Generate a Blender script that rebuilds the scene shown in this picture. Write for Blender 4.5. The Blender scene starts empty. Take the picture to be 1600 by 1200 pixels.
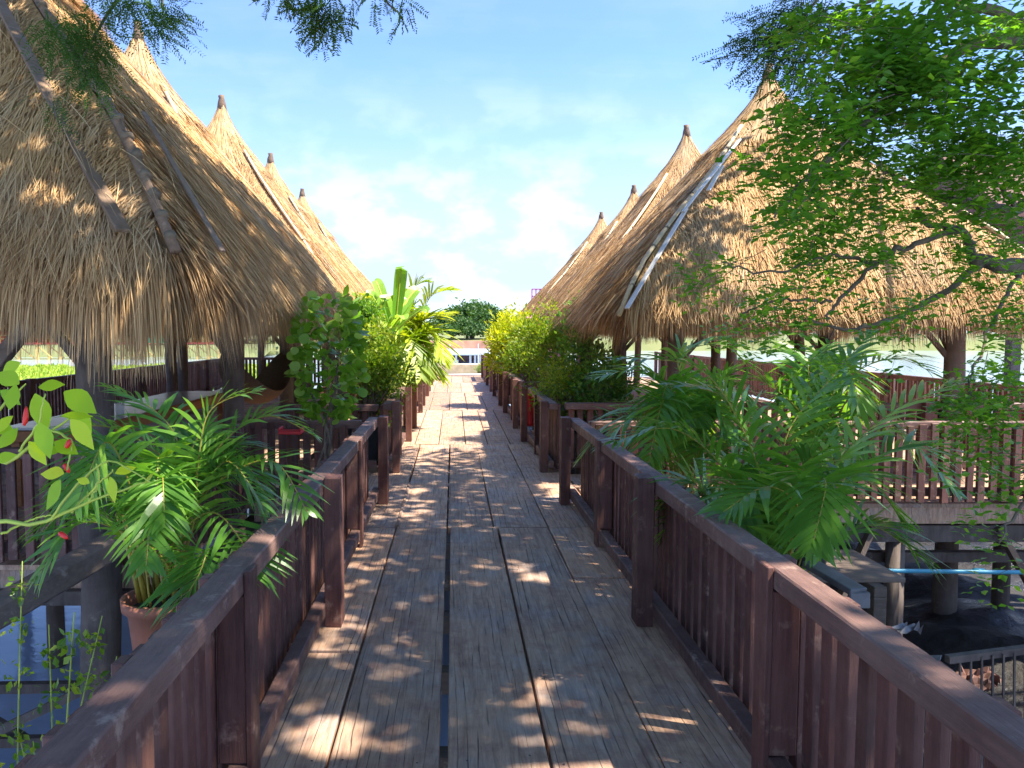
import bpy, math, random
import numpy as np
from mathutils import Vector
random.seed(7); rng = np.random.default_rng(7)
S = bpy.context.scene; COL = S.collection
R = math.radians
# ------------------------------------------------------------------ camera
CAMH = 1.6; PITCH = R(3.69); FPX = 1240.0
cd = bpy.data.cameras.new('camera'); cam = bpy.data.objects.new('camera', cd); COL.objects.link(cam)
cam.location = (0, 0, CAMH); cam.rotation_euler = (R(90) - PITCH, 0, 0)
cd.sensor_width = 36; cd.lens = 36 * FPX / 1600; cd.shift_x = 92 / 1600; cd.clip_start = .05; cd.clip_end = 3000
S.camera = cam
# ------------------------------------------------------------------ light
SUND = Vector((.50, -.17, .85)).normalized()
w = bpy.data.worlds.new("World"); S.world = w; w.use_nodes = True
nt = w.node_tree; nt.nodes.clear(); N = nt.nodes.new; L = nt.links.new
out = N('ShaderNodeOutputWorld'); bg = N('ShaderNodeBackground'); sky = N('ShaderNodeTexSky')
sky.sky_type = 'NISHITA'; sky.sun_disc = False
sky.sun_elevation = math.asin(SUND.z); sky.sun_rotation = math.atan2(SUND.x, SUND.y)
sky.air_density = 1.0; sky.dust_density = .6; sky.ozone_density = 2.5
SKYS = .100
tint = N('ShaderNodeMixRGB'); tint.blend_type = 'MULTIPLY'; tint.inputs[0].default_value = 1; tint.inputs[2].default_value = (.64, .76, 1.02, 1); L(sky.outputs[0], tint.inputs[1]); L(tint.outputs[0], bg.inputs[0]); bg.inputs[1].default_value = SKYS
tc = N('ShaderNodeTexCoord'); sep = N('ShaderNodeSeparateXYZ'); L(tc.outputs['Generated'], sep.inputs[0])
def wm(op, a, b=None, c=None):
    n = N('ShaderNodeMath'); n.operation = op
    for i, v in enumerate((a, b, c)):
        if v is None: continue
        if isinstance(v, (int, float)): n.inputs[i].default_value = v
        else: L(v, n.inputs[i])
    return n.outputs[0]
def wmap(v, a, b, c=0, d=1):
    n = N('ShaderNodeMapRange'); n.interpolation_type = 'SMOOTHSTEP'; L(v, n.inputs[0])
    for i, q in enumerate((a, b, c, d)): n.inputs[i + 1].default_value = q
    return n.outputs[0]
def wnoise(vec, sc, det, ro, dist=0):
    n = N('ShaderNodeTexNoise'); L(vec, n.inputs['Vector']); n.inputs['Scale'].default_value = sc
    n.inputs['Detail'].default_value = det; n.inputs['Roughness'].default_value = ro; n.inputs['Distortion'].default_value = dist
    return n.outputs[0]
x, y, z = sep.outputs
zz = wm('ADD', wm('MAXIMUM', z, 0), .12)
cmb = N('ShaderNodeCombineXYZ'); L(wm('DIVIDE', x, zz), cmb.inputs[0]); L(wm('MULTIPLY', wm('DIVIDE', y, zz), .8), cmb.inputs[1])
rot = N('ShaderNodeMapping'); rot.inputs['Rotation'].default_value = (0, 0, R(-38)); rot.inputs['Scale'].default_value = (.24, 1.05, 1); rot.inputs['Location'].default_value = (.9, 2.3, 0)
L(cmb.outputs[0], rot.inputs[0])
cir = wmap(wnoise(rot.outputs[0], .75, 9, .55, .5), .47, .80)
low = wmap(z, .30, .10)                       # thicker veil towards the horizon
veil = wmap(wnoise(rot.outputs[0], .5, 7, .55, .3), .30, .56)
cm2 = N('ShaderNodeCombineXYZ'); L(wm('DIVIDE', x, wm('MAXIMUM', y, .05)), cm2.inputs[0]); L(wm('MULTIPLY', z, 1.7), cm2.inputs[1])
cum = wmap(wnoise(cm2.outputs[0], 9, 8, .58), .50, .60)
cumm = wm('MULTIPLY', cum, wmap(z, .15, .07))
fac = wm('MAXIMUM', wm('MULTIPLY', cir, .42), wm('MULTIPLY', wm('MULTIPLY', low, veil), .92))
fac = wm('MAXIMUM', fac, wm('MULTIPLY', cumm, .75))
fac = wm('MULTIPLY', fac, wmap(z, -.02, .02))
cb = N('ShaderNodeBackground'); cb.inputs[1].default_value = .36
shade = wmap(wnoise(cm2.outputs[0], 12, 5, .5), .42, .62)
cmix = N('ShaderNodeMixRGB'); L(shade, cmix.inputs[0]); cmix.inputs[1].default_value = (.60, .70, .90, 1); cmix.inputs[2].default_value = (.92, .96, 1.0, 1)
L(cmix.outputs[0], cb.inputs[0])
ms = N('ShaderNodeMixShader'); L(fac, ms.inputs[0]); L(bg.outputs[0], ms.inputs[1]); L(cb.outputs[0], ms.inputs[2]); L(ms.outputs[0], out.inputs[0])
sd = bpy.data.lights.new('sun', 'SUN'); so = bpy.data.objects.new('sun', sd); COL.objects.link(so)
sd.energy = 3.4; sd.angle = R(.6); sd.color = (1, .93, .80)
so.rotation_euler = SUND.to_track_quat('Z', 'Y').to_euler()
S.view_settings.view_transform = 'Standard'; S.view_settings.look = 'None'; S.view_settings.exposure = 1.92; S.view_settings.gamma = 1
S.cycles.max_bounces = 8; S.cycles.transparent_max_bounces = 8

# ------------------------------------------------------------------ helpers
def W(px, py, Y):
    "true world point at depth Y that shows at photo pixel px, py"
    k = (600 - py) / FPX; c, s = math.cos(PITCH), math.sin(PITCH)
    h = (k * Y * c - Y * s) / (c + k * s); zc = Y * c - h * s
    return np.array(((px - 708) / FPX * zc, Y, CAMH + h))
def nrm(v):
    v = np.asarray(v, float); return v / np.maximum(np.linalg.norm(v, axis=-1, keepdims=True), 1e-9)
class G:
    "collects quads; build() links them as one mesh object"
    def __init__(s): s.v = []; s.f = []; s.r = []; s.m = []; s.n = 0
    def add(s, v, f, r=None, mi=0):
        v = np.asarray(v, float).reshape(-1, 3); f = np.asarray(f, int).reshape(-1, 4)
        s.v.append(v); s.f.append(f + s.n); s.n += len(v); s.m.append(np.full(len(f), mi))
        s.r.append(np.full(len(v), random.random()) if r is None else np.broadcast_to(np.asarray(r, float), (len(v),)).copy())
    def box(s, a, b, rot=0, org=(0, 0, 0), r=None, mi=0, jit=0):
        x0, y0, z0 = a; x1, y1, z1 = b
        v = np.array([(x0, y0, z0), (x1, y0, z0), (x1, y1, z0), (x0, y1, z0), (x0, y0, z1), (x1, y0, z1), (x1, y1, z1), (x0, y1, z1)], float)
        if jit: v = v + rng.uniform(-jit, jit, v.shape)
        if rot:
            c, q = math.cos(rot), math.sin(rot); X = v[:, 0] * c - v[:, 1] * q; Y = v[:, 0] * q + v[:, 1] * c; v[:, 0] = X; v[:, 1] = Y
        v += np.array(org)
        s.add(v, [(0, 3, 2, 1), (4, 5, 6, 7), (0, 1, 5, 4), (1, 2, 6, 5), (2, 3, 7, 6), (3, 0, 4, 7)], r, mi)
    def tube(s, pts, rad, n=8, r=None, mi=0, bump=0, cap=True):
        pts = np.asarray(pts, float); K = len(pts); rad = np.broadcast_to(np.asarray(rad, float), (K,))
        t = nrm(np.gradient(pts, axis=0)); up = np.array((0, 0, 1.)) if abs(t[0][2]) < .9 else np.array((1., 0, 0))
        rows = []
        for i in range(K):
            a = nrm(np.cross(t[i], up)); b = np.cross(t[i], a); up = -b if abs(np.dot(b, t[i])) < .5 else up
            ang = np.arange(n) * 2 * math.pi / n
            rr = rad[i] * (1 + (rng.uniform(-bump, bump, n) if bump else 0))
            rows.append(pts[i] + (np.cos(ang) * rr)[:, None] * a + (np.sin(ang) * rr)[:, None] * b)
            up = np.cross(a, t[i]); 
        v = np.concatenate(rows); f = []
        for i in range(K - 1):
            for j in range(n):
                k = (j + 1) % n; f.append((i * n + j, i * n + k, (i + 1) * n + k, (i + 1) * n + j))
        if cap:
            v = np.concatenate([v, pts[:1], pts[-1:]]); c0 = K * n; c1 = c0 + 1
            for j in range(0, n, 2):
                f.append((c0, (j + 2) % n, (j + 1) % n, j)); q = (K - 1) * n
                f.append((c1, q + j, q + (j + 1) % n, q + (j + 2) % n))
        s.add(v, f, r, mi)
    def beam(s, p0, p1, w_, h_, r=None, mi=0):
        p0 = np.asarray(p0, float); p1 = np.asarray(p1, float); t = nrm(p1 - p0)
        up = np.array((0, 0, 1.)) if abs(t[2]) < .95 else np.array((0, 1., 0))
        a = nrm(np.cross(t, up)); b = np.cross(a, t); v = []
        for p in (p0, p1):
            for i, j in ((-1, -1), (1, -1), (1, 1), (-1, 1)): v.append(p + a * i * w_ / 2 + b * j * h_ / 2)
        s.add(v, [(0, 1, 2, 3), (7, 6, 5, 4), (0, 4, 5, 1), (1, 5, 6, 2), (2, 6, 7, 3), (3, 7, 4, 0)], r, mi)
    def ribbon(s, P, side, wid, r=None, mi=0):
        "P (n,k,3) centre lines, side (n,3) or (n,k,3), wid (k,) or (n,k)"
        P = np.asarray(P, float); n, k, _ = P.shape; side = np.asarray(side, float)
        if side.ndim == 2: side = side[:, None, :]
        wid = np.broadcast_to(np.asarray(wid, float), (n, k))[..., None]
        v = np.stack([P - side * wid / 2, P + side * wid / 2], 2).reshape(-1, 3)
        b = (np.arange(n) * k * 2)[:, None] + (np.arange(k - 1) * 2)[None, :]; b = b.reshape(-1)
        f = np.stack([b, b + 1, b + 3, b + 2], 1)
        rr = rng.random(n) if r is None else np.broadcast_to(r, (n,))
        s.add(v, f, np.repeat(rr, k * 2), mi)
    def leaf(s, B, D, Nn, ln, wd, r=None, mi=0, droop=.0):
        "kite shaped leaflets, n at once, folded a little along the midrib"
        B = np.asarray(B, float); D = nrm(D); n = len(B); sd_ = nrm(np.cross(D, Nn)); up = np.cross(sd_, D)
        ln = np.broadcast_to(ln, (n,))[:, None]; wd = np.broadcast_to(wd, (n,))[:, None]
        tip = B + D * ln - np.array((0, 0, 1.)) * ln * droop; mid = B + D * ln * .45 + up * wd * .12
        v = np.stack([B, mid + sd_ * wd / 2, tip, mid - sd_ * wd / 2], 1).reshape(-1, 3)
        b = np.arange(n) * 4; f = np.stack([b, b + 1, b + 2, b + 3], 1)
        s.add(v, f, np.repeat(rng.random(n) if r is None else np.broadcast_to(r, (n,)), 4), mi)
    def blade(s, B, D, Nn, ln, wd, prof=(.1, .75, 1, .85, .45, .02), droop=.25, r=None, mi=0):
        "broad leaves with a curved outline"
        B = np.asarray(B, float); D = nrm(D); n = len(B); k = len(prof); u = np.linspace(0, 1, k)
        sd_ = nrm(np.cross(D, Nn)); ln = np.broadcast_to(ln, (n,))[:, None, None]; wd = np.broadcast_to(wd, (n,))[:, None]
        P = B[:, None] + D[:, None] * ln * u[None, :, None] - np.array((0, 0, 1.)) * ln * droop * (u ** 2)[None, :, None]
        s.ribbon(P, sd_, wd * np.array(prof)[None], r, mi)
    def build(s, name, mats, parent=None, smooth=False, bevel=0, loc=None):
        me = bpy.data.meshes.new(name); v = np.concatenate(s.v); f = np.concatenate(s.f); r = np.concatenate(s.r)
        me.vertices.add(len(v)); me.vertices.foreach_set('co', v.astype(np.float32).ravel())
        me.loops.add(len(f) * 4); me.loops.foreach_set('vertex_index', f.astype(np.int32).ravel())
        me.polygons.add(len(f)); me.polygons.foreach_set('loop_start', (np.arange(len(f)) * 4).astype(np.int32))
        me.polygons.foreach_set('loop_total', np.full(len(f), 4, np.int32))
        me.polygons.foreach_set('material_index', np.concatenate(s.m).astype(np.int32))
        me.polygons.foreach_set('use_smooth', np.full(len(f), smooth, bool))
        a = me.attributes.new('rnd', 'FLOAT', 'POINT'); a.data.foreach_set('value', r.astype(np.float32))
        me.update(calc_edges=True)
        for m in (mats if isinstance(mats, (list, tuple)) else [mats]): me.materials.append(m)
        o = bpy.data.objects.new(name, me); COL.objects.link(o)
        if parent: o.parent = parent
        if loc is not None: o.location = loc
        if bevel:
            b = o.modifiers.new('b', 'BEVEL'); b.width = bevel; b.segments = 1; b.limit_method = 'ANGLE'
        return o
def tag(o, label=None, cat=None, group=None, kind=None):
    if label: o['label'] = label
    if cat: o['category'] = cat
    if group: o['group'] = group
    if kind: o['kind'] = kind
    return o
def thing(name, loc=(0, 0, 0), rz=0, label=None, cat=None, group=None):
    o = bpy.data.objects.new(name, None); COL.objects.link(o); o.location = loc; o.rotation_euler = (0, 0, rz); o.empty_display_size = .2
    return tag(o, label, cat, group)
def dup(root, loc, rz=0, sc=(1, 1, 1)):
    r = root.copy(); COL.objects.link(r); r.location = loc; r.rotation_euler = (0, 0, rz); r.scale = sc
    for ch in list(root.children):
        c = ch.copy(); COL.objects.link(c); c.parent = r
        for g_ in list(ch.children):
            d = g_.copy(); COL.objects.link(d); d.parent = c
    return r
def rs(n): return nrm(rng.normal(size=(n, 3)))
def bez(pts, k):
    "smooth curve through control points"
    pts = np.asarray(pts, float); n = len(pts); t = np.linspace(0, n - 1, k); outp = []
    for q in t:
        i = min(int(q), n - 2); f = q - i; p1, p2 = pts[i], pts[i + 1]; p0 = pts[max(i - 1, 0)]; p3 = pts[min(i + 2, n - 1)]
        outp.append(.5 * ((2 * p1) + (-p0 + p2) * f + (2 * p0 - 5 * p1 + 4 * p2 - p3) * f * f + (-p0 + 3 * p1 - 3 * p2 + p3) * f ** 3))
    return np.array(outp)

# ------------------------------------------------------------------ materials
def mat(name):
    m = bpy.data.materials.new(name); m.use_nodes = True; t = m.node_tree; t.nodes.clear()
    o = t.nodes.new('ShaderNodeOutputMaterial'); b = t.nodes.new('ShaderNodeBsdfPrincipled'); t.links.new(b.outputs[0], o.inputs[0])
    return m, t, b, o
class NT:
    def __init__(s, t): s.t = t; s.c = t.nodes.new('ShaderNodeTexCoord'); s.a = t.nodes.new('ShaderNodeAttribute'); s.a.attribute_name = 'rnd'
    def n(s, ty, **k):
        q = s.t.nodes.new(ty)
        for a, b in k.items(): setattr(q, a, b)
        return q
    def link(s, a, b): s.t.links.new(a, b)
    def vec(s, scale=(1, 1, 1), addr=0):
        m = s.n('ShaderNodeMapping'); m.inputs['Scale'].default_value = scale; s.link(s.c.outputs['Object'], m.inputs[0])
        if addr:
            cb_ = s.n('ShaderNodeCombineXYZ'); mu = s.math('MULTIPLY', s.a.outputs['Fac'], addr)
            for i in range(3): s.link(mu, cb_.inputs[i])
            ad = s.n('ShaderNodeVectorMath'); s.link(m.outputs[0], ad.inputs[0]); s.link(cb_.outputs[0], ad.inputs[1]); return ad.outputs[0]
        return m.outputs[0]
    def noise(s, v, sc, det=4, ro=.55, dist=0):
        q = s.n('ShaderNodeTexNoise'); s.link(v, q.inputs['Vector']); q.inputs['Scale'].default_value = sc; q.inputs['Detail'].default_value = det
        q.inputs['Roughness'].default_value = ro; q.inputs['Distortion'].default_value = dist; return q.outputs[0]
    def ramp(s, f, stops):
        q = s.n('ShaderNodeValToRGB'); s.link(f, q.inputs[0]); e = q.color_ramp.elements
        while len(e) < len(stops): e.new(.5)
        for i, (p, c) in enumerate(stops): e[i].position = p; e[i].color = (*c, 1) if len(c) == 3 else c
        return q.outputs[0]
    def math(s, op, a, b=None):
        q = s.n('ShaderNodeMath', operation=op)
        for i, v in enumerate((a, b)):
            if v is None: continue
            if isinstance(v, (int, float)): q.inputs[i].default_value = v
            else: s.link(v, q.inputs[i])
        return q.outputs[0]
    def mix(s, f, a, b, mode='MIX'):
        q = s.n('ShaderNodeMixRGB', blend_type=mode)
        for i, v in enumerate((f, a, b)):
            if isinstance(v, (int, float)): q.inputs[i].default_value = v
            elif isinstance(v, tuple): q.inputs[i].default_value = (*v, 1)
            else: s.link(v, q.inputs[i])
        return q.outputs[0]
    def bump(s, b, h, st=.3, d=.01):
        q = s.n('ShaderNodeBump'); q.inputs['Strength'].default_value = st; q.inputs['Distance'].default_value = d; s.link(h, q.inputs['Height']); s.link(q.outputs[0], b.inputs['Normal'])
def m_plain(name, col, rough=.6, var=.25, scale=6, metal=0, bump=.15):
    m, t, b, o = mat(name); k = NT(t); v = k.vec(); n1 = k.noise(v, scale, 6)
    dark = tuple(c * (1 - var) for c in col); lite = tuple(min(1, c * (1 + var)) for c in col)
    k.link(k.ramp(n1, [(.3, dark), (.7, lite)]), b.inputs['Base Color']); b.inputs['Roughness'].default_value = rough; b.inputs['Metallic'].default_value = metal
    k.bump(b, k.noise(v, scale * 8, 4), bump, .004); return m
def m_paintwood(name, c0, c1, wear, grain=(3, 3, 26), rough=.62, wearamt=.575):
    m, t, b, o = mat(name); k = NT(t); v = k.vec((1, 1, 1), 7); g = k.noise(k.vec(grain, 9), 2.2, 6, .6)
    g2 = k.noise(k.vec(tuple(q * 4 for q in grain), 5), 2.5, 4, .6)
    base = k.ramp(k.math('ADD', k.math('MULTIPLY', g, .7), k.math('MULTIPLY', k.a.outputs['Fac'], .3)), [(.3, c0), (.72, c1)])
    wr = k.ramp(k.noise(v, 9, 8, .68), [(wearamt, (0, 0, 0)), (wearamt + .1, (1, 1, 1))])
    dust = k.ramp(k.noise(v, 2.3, 5, .6), [(.4, (0, 0, 0)), (.75, (.55, .55, .55))])
    col = k.mix(wr, base, wear); col = k.mix(dust, col, tuple(.5 * (a + b_) * 1.15 for a, b_ in zip(c1, wear)))
    k.link(col, b.inputs['Base Color'])
    k.link(k.ramp(k.noise(v, 14, 4), [(.3, (rough - .12,) * 3), (.7, (rough + .2,) * 3)]), b.inputs['Roughness'])
    k.bump(b, k.math('ADD', g2, k.math('MULTIPLY', g, .8)), .45, .006); return m
# grain of a member runs along the axis with the SMALL scale
M = {}
M['paint_v'] = m_paintwood('fence_paint_vertical_grain', (.060, .023, .018), (.190, .075, .058), (.30, .18, .13), (26, 26, 2.2))
M['paint_h'] = m_paintwood('fence_paint_rail_grain', (.080, .038, .032), (.200, .105, .085), (.35, .24, .19), (2.2, 26, 26), .56, .575)
def m_deck():
    m, t, b, o = mat('weathered_deck_board'); k = NT(t)
    fine = k.noise(k.vec((20, 1.5, 4), 31), 2.0, 9, .72, .5); mid = k.noise(k.vec((9, .9, 1), 17), 1.6, 5, .6, .8)
    blot = k.noise(k.vec((1.3, 1.0, 1), 13), 2.4, 6, .62); blot2 = k.noise(k.vec((1, 1, 1), 3), 7, 7, .7)
    wv = k.n('ShaderNodeTexWave', wave_type='BANDS', bands_direction='X'); k.link(k.vec((1, .07, 1), 23), wv.inputs[0])
    wv.inputs['Scale'].default_value = 8; wv.inputs['Distortion'].default_value = 9; wv.inputs['Detail'].default_value = 5; wv.inputs['Detail Scale'].default_value = .55; wv.inputs['Detail Roughness'].default_value = .62
    crack = k.math('MULTIPLY', k.ramp(wv.outputs[1], [(.0, (1, 1, 1)), (.05, (0, 0, 0))]), k.ramp(mid, [(.46, (0, 0, 0)), (.60, (1, 1, 1))]))
    base = k.ramp(fine, [(.28, (.27, .155, .100)), (.5, (.52, .325, .215)), (.72, (.68, .47, .33))])
    grey = k.ramp(fine, [(.3, (.25, .20, .178)), (.7, (.56, .455, .40))])
    red = k.ramp(fine, [(.25, (.24, .125, .098)), (.75, (.47, .28, .215))])
    c = k.mix(k.ramp(blot, [(.46, (0, 0, 0)), (.66, (.8, .8, .8))]), base, grey)
    c = k.mix(k.ramp(blot2, [(.50, (0, 0, 0)), (.66, (.75, .75, .75))]), c, red)
    c = k.mix(1.0, c, k.ramp(k.a.outputs['Fac'], [(0, (.78, .76, .74)), (.5, (1, 1, 1)), (1, (1.2, 1.12, 1.02))]), 'MULTIPLY')
    c = k.mix(k.math('MULTIPLY', crack, .85), c, (.035, .024, .02))
    spk = k.ramp(k.noise(k.vec((1, 1, 1), 41), 60, 3, .6), [(.70, (0, 0, 0)), (.76, (1, 1, 1))])
    c = k.mix(k.math('MULTIPLY', spk, .5), c, (.5, .42, .34))
    b.inputs['Specular IOR Level'].default_value = .25; k.link(c, b.inputs['Base Color']); k.link(k.ramp(blot2, [(.3, (.62,) * 3), (.7, (.85,) * 3)]), b.inputs['Roughness'])
    k.bump(b, k.math('SUBTRACT', k.math('MULTIPLY', fine, .7), k.math('MULTIPLY', crack, 1.6)), .32, .010); return m
M['deck'] = m_deck()
def m_thatch(name, stops, rough=.75, ns=2.2):
    m, t, b, o = mat(name); k = NT(t); n1 = k.noise(k.vec(), ns, 5, .6)
    f = k.math('ADD', k.math('MULTIPLY', k.a.outputs['Fac'], .72), k.math('MULTIPLY', n1, .40)); f = k.math('SUBTRACT', f, .06)
    c = k.ramp(f, stops)
    gw = k.ramp(k.noise(k.vec(), 1.1, 6, .65), [(.48, (0, 0, 0)), (.66, (.6, .6, .6))]); c = k.mix(gw, c, k.ramp(k.a.outputs['Fac'], [(0, (.10, .075, .055)), (1, (.56, .45, .33))]))
    k.link(c, b.inputs['Base Color']); b.inputs['Roughness'].default_value = rough
    b.inputs['Specular IOR Level'].default_value = .25
    tr = k.n('ShaderNodeBsdfTranslucent'); k.link(c, tr.inputs[0]); ms_ = k.n('ShaderNodeMixShader'); ms_.inputs[0].default_value = .12
    k.link(b.outputs[0], ms_.inputs[1]); k.link(tr.outputs[0], ms_.inputs[2]); k.link(ms_.outputs[0], o.inputs[0]); return m
M['thatch'] = m_thatch('straw_thatch', [(.0, (.13, .068, .03)), (.25, (.38, .215, .095)), (.55, (.62, .385, .175)), (.80, (.76, .52, .26)), (1, (.86, .67, .38))])
M['thatch_base'] = m_thatch('thatch_underlayer', [(0, (.07, .04, .02)), (.5, (.20, .12, .06)), (1, (.34, .21, .11))], ns=14)
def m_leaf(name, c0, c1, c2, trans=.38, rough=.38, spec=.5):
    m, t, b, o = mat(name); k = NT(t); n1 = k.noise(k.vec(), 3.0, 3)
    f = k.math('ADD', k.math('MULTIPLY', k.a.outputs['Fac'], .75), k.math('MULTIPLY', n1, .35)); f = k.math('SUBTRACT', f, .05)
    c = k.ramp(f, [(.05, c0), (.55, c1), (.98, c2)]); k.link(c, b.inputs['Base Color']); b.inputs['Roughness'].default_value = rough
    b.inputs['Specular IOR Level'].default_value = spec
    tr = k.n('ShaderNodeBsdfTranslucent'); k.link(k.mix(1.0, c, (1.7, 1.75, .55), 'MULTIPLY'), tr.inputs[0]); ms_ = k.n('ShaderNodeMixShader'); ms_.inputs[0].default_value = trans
    k.link(b.outputs[0], ms_.inputs[1]); k.link(tr.outputs[0], ms_.inputs[2]); k.link(ms_.outputs[0], o.inputs[0]); return m
M['palm'] = m_leaf('palm_leaf', (.045, .135, .03), (.14, .31, .04), (.36, .52, .06), .36, .32)
M['palm_gold'] = m_leaf('golden_palm_leaf', (.10, .20, .015), (.28, .38, .02), (.62, .58, .04), .42, .4)
M['tree'] = m_leaf('tree_leaflet', (.05, .13, .03), (.13, .30, .035), (.36, .54, .05), .52, .36)
M['tree_fine'] = m_leaf('fine_leaflet', (.03, .075, .02), (.06, .13, .025), (.12, .22, .03), .45, .5)
M['bush'] = m_leaf('bush_leaf', (.03, .10, .02), (.09, .22, .03), (.26, .42, .05), .34, .4)
M['bush_gold'] = m_leaf('golden_bush_leaf', (.13, .21, .012), (.36, .43, .015), (.72, .66, .03), .4, .45)
M['bush_mid'] = m_leaf('mixed_bush_leaf', (.05, .11, .015), (.16, .28, .02), (.42, .44, .04), .38, .42)
M['aralia'] = m_leaf('aralia_leaf', (.08, .19, .02), (.20, .36, .03), (.52, .60, .22), .42, .38)
M['broad'] = m_leaf('broad_leaf', (.12, .28, .03), (.22, .42, .05), (.40, .58, .10), .42, .35)
M['chili'] = m_leaf('chili_leaf', (.26, .46, .02), (.46, .64, .03), (.80, .80, .05), .5, .32)  # leaf colours brightened to stand in for backlight
M['fartree'] = m_leaf('far_tree_leaf', (.03, .075, .02), (.06, .13, .03), (.11, .2, .045), .25, .6)
M['hyacinth'] = m_leaf('water_plant_leaf', (.22, .32, .04), (.36, .46, .05), (.55, .60, .10), .35, .5)
M['stem'] = m_plain('green_stem', (.42, .50, .06), .5)
M['palmstem'] = m_plain('palm_stem', (.36, .30, .05), .45)
M['bark'] = m_plain('tree_bark', (.17, .125, .085), .85, .45, 14, bump=.8)
M['post'] = m_paintwood('old_round_post', (.055, .040, .032), (.16, .115, .090), (.26, .21, .17), (12, 12, 1.6), .8, .6)
M['beamw'] = m_paintwood('grey_brown_beam', (.085, .060, .045), (.22, .155, .115), (.33, .27, .21), (2, 16, 16), .8)
M['bamboo'] = m_paintwood('pale_bamboo', (.42, .30, .15), (.68, .54, .31), (.8, .7, .5), (9, 9, 9), .5)
M['whitewood'] = m_plain('whitish_batten', (.66, .64, .60), .6, .12)
M['darkpole'] = m_paintwood('dark_hip_pole', (.08, .045, .028), (.24, .15, .095), (.34, .25, .17), (14, 14, 14), .75)
M['brownboard'] = m_paintwood('brown_board', (.13, .078, .045), (.24, .15, .09), (.3, .2, .13), (9, 9, 9), .6)
M['terracotta'] = m_plain('terracotta', (.36, .13, .075), .75, .2, 9)
M['soil'] = m_plain('soil', (.06, .04, .028), .95, .4, 20)
M['plastic_black'] = m_plain('black_trough', (.035, .042, .045), .5)
M['red'] = m_plain('red_cloth', (.62, .03, .03), .6, .15)
M['white'] = m_plain('white_plastic', (.75, .76, .76), .45, .06)
M['pink'] = m_plain('pink_plastic', (.55, .22, .24), .45, .1)
M['chilired'] = m_plain('chili_skin', (.70, .02, .015), .2, .1)
M['bluepipe'] = m_plain('blue_pipe', (.07, .36, .50), .35, .15)
M['orangewood'] = m_paintwood('orange_varnished_wood', (.22, .075, .025), (.42, .16, .05), (.4, .2, .1), (16, 2, 16), .4)
M['tabletop'] = m_plain('pale_table_top', (.55, .60, .66), .25, .12, 3)
M['hammock'] = m_plain('brown_netting', (.12, .075, .05), .9, .3, 40)
M['greytin'] = m_plain('grey_tin_roof', (.33, .36, .38), .5, .12, 2)
M['plaster'] = m_plain('pale_plaster', (.62, .58, .54), .8, .1, 2)
M['greensheet'] = m_plain('green_tarpaulin', (.02, .42, .20), .5, .15)
M['yellowwall'] = m_plain('yellow_wood', (.62, .42, .13), .7, .3, 3)
M['redwall'] = m_plain('red_painted_panel', (.62, .10, .06), .7, .25, 3)
M['darkglass'] = m_plain('dark_opening', (.04, .045, .06), .3)
M['rooftile'] = m_plain('red_brown_roof', (.16, .075, .055), .8, .3, 5)
M['plumwall'] = m_plain('plum_board_wall', (.16, .085, .085), .75, .25, 4)
M['magenta'] = m_plain('magenta_steel', (.45, .16, .30), .6)
M['sand'] = m_plain('straw_coloured_wall', (.60, .48, .30), .85, .2, 5)
M['tin'] = m_plain('crumpled_foil', (.15, .15, .155), .5, .35, 9)
M['white2'] = m_plain('dirty_plastic', (.30, .31, .33), .5, .5, 12)
M['rope'] = m_plain('rope', (.20, .15, .10), .9)

def m_mud():
    m, t, b, o = mat('dark_mud'); k = NT(t); n1 = k.noise(k.vec(), .9, 8, .65); n2 = k.noise(k.vec(), 7, 6, .7)
    k.link(k.mix(k.ramp(n2, [(.45, (0, 0, 0)), (.7, (1, 1, 1))]), k.ramp(n1, [(.35, (.012, .010, .009)), (.65, (.032, .025, .019))]), (.045, .036, .028)), b.inputs['Base Color'])
    k.link(k.ramp(n1, [(.35, (.25,) * 3), (.6, (.9,) * 3)]), b.inputs['Roughness']); k.bump(b, n2, .8, .08); return m
M['mud'] = m_mud()
def m_land():
    m, t, b, o = mat('far_bank'); k = NT(t); n1 = k.noise(k.vec(), .05, 8, .6); n2 = k.noise(k.vec(), .5, 6, .7)
    k.link(k.mix(n2, k.ramp(n1, [(.40, (.10, .17, .04)), (.6, (.22, .24, .08))]), (.20, .19, .08)), b.inputs['Base Color']); b.inputs['Roughness'].default_value = .95; return m
M['land'] = m_land(); M['bank'] = m_plain('red_earth_bank', (.30, .15, .10), .95, .35, .4)
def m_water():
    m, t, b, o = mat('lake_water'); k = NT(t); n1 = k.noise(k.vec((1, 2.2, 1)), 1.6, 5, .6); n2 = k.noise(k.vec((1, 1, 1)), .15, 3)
    k.link(k.ramp(n2, [(.35, (.34, .45, .60)), (.65, (.40, .49, .61))]), b.inputs['Base Color']); b.inputs['Roughness'].default_value = .07; b.inputs['IOR'].default_value = 1.33  # pale blue base stands in for the sky reflection the platform blocks
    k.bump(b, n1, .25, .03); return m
M['water'] = m_water()

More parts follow.
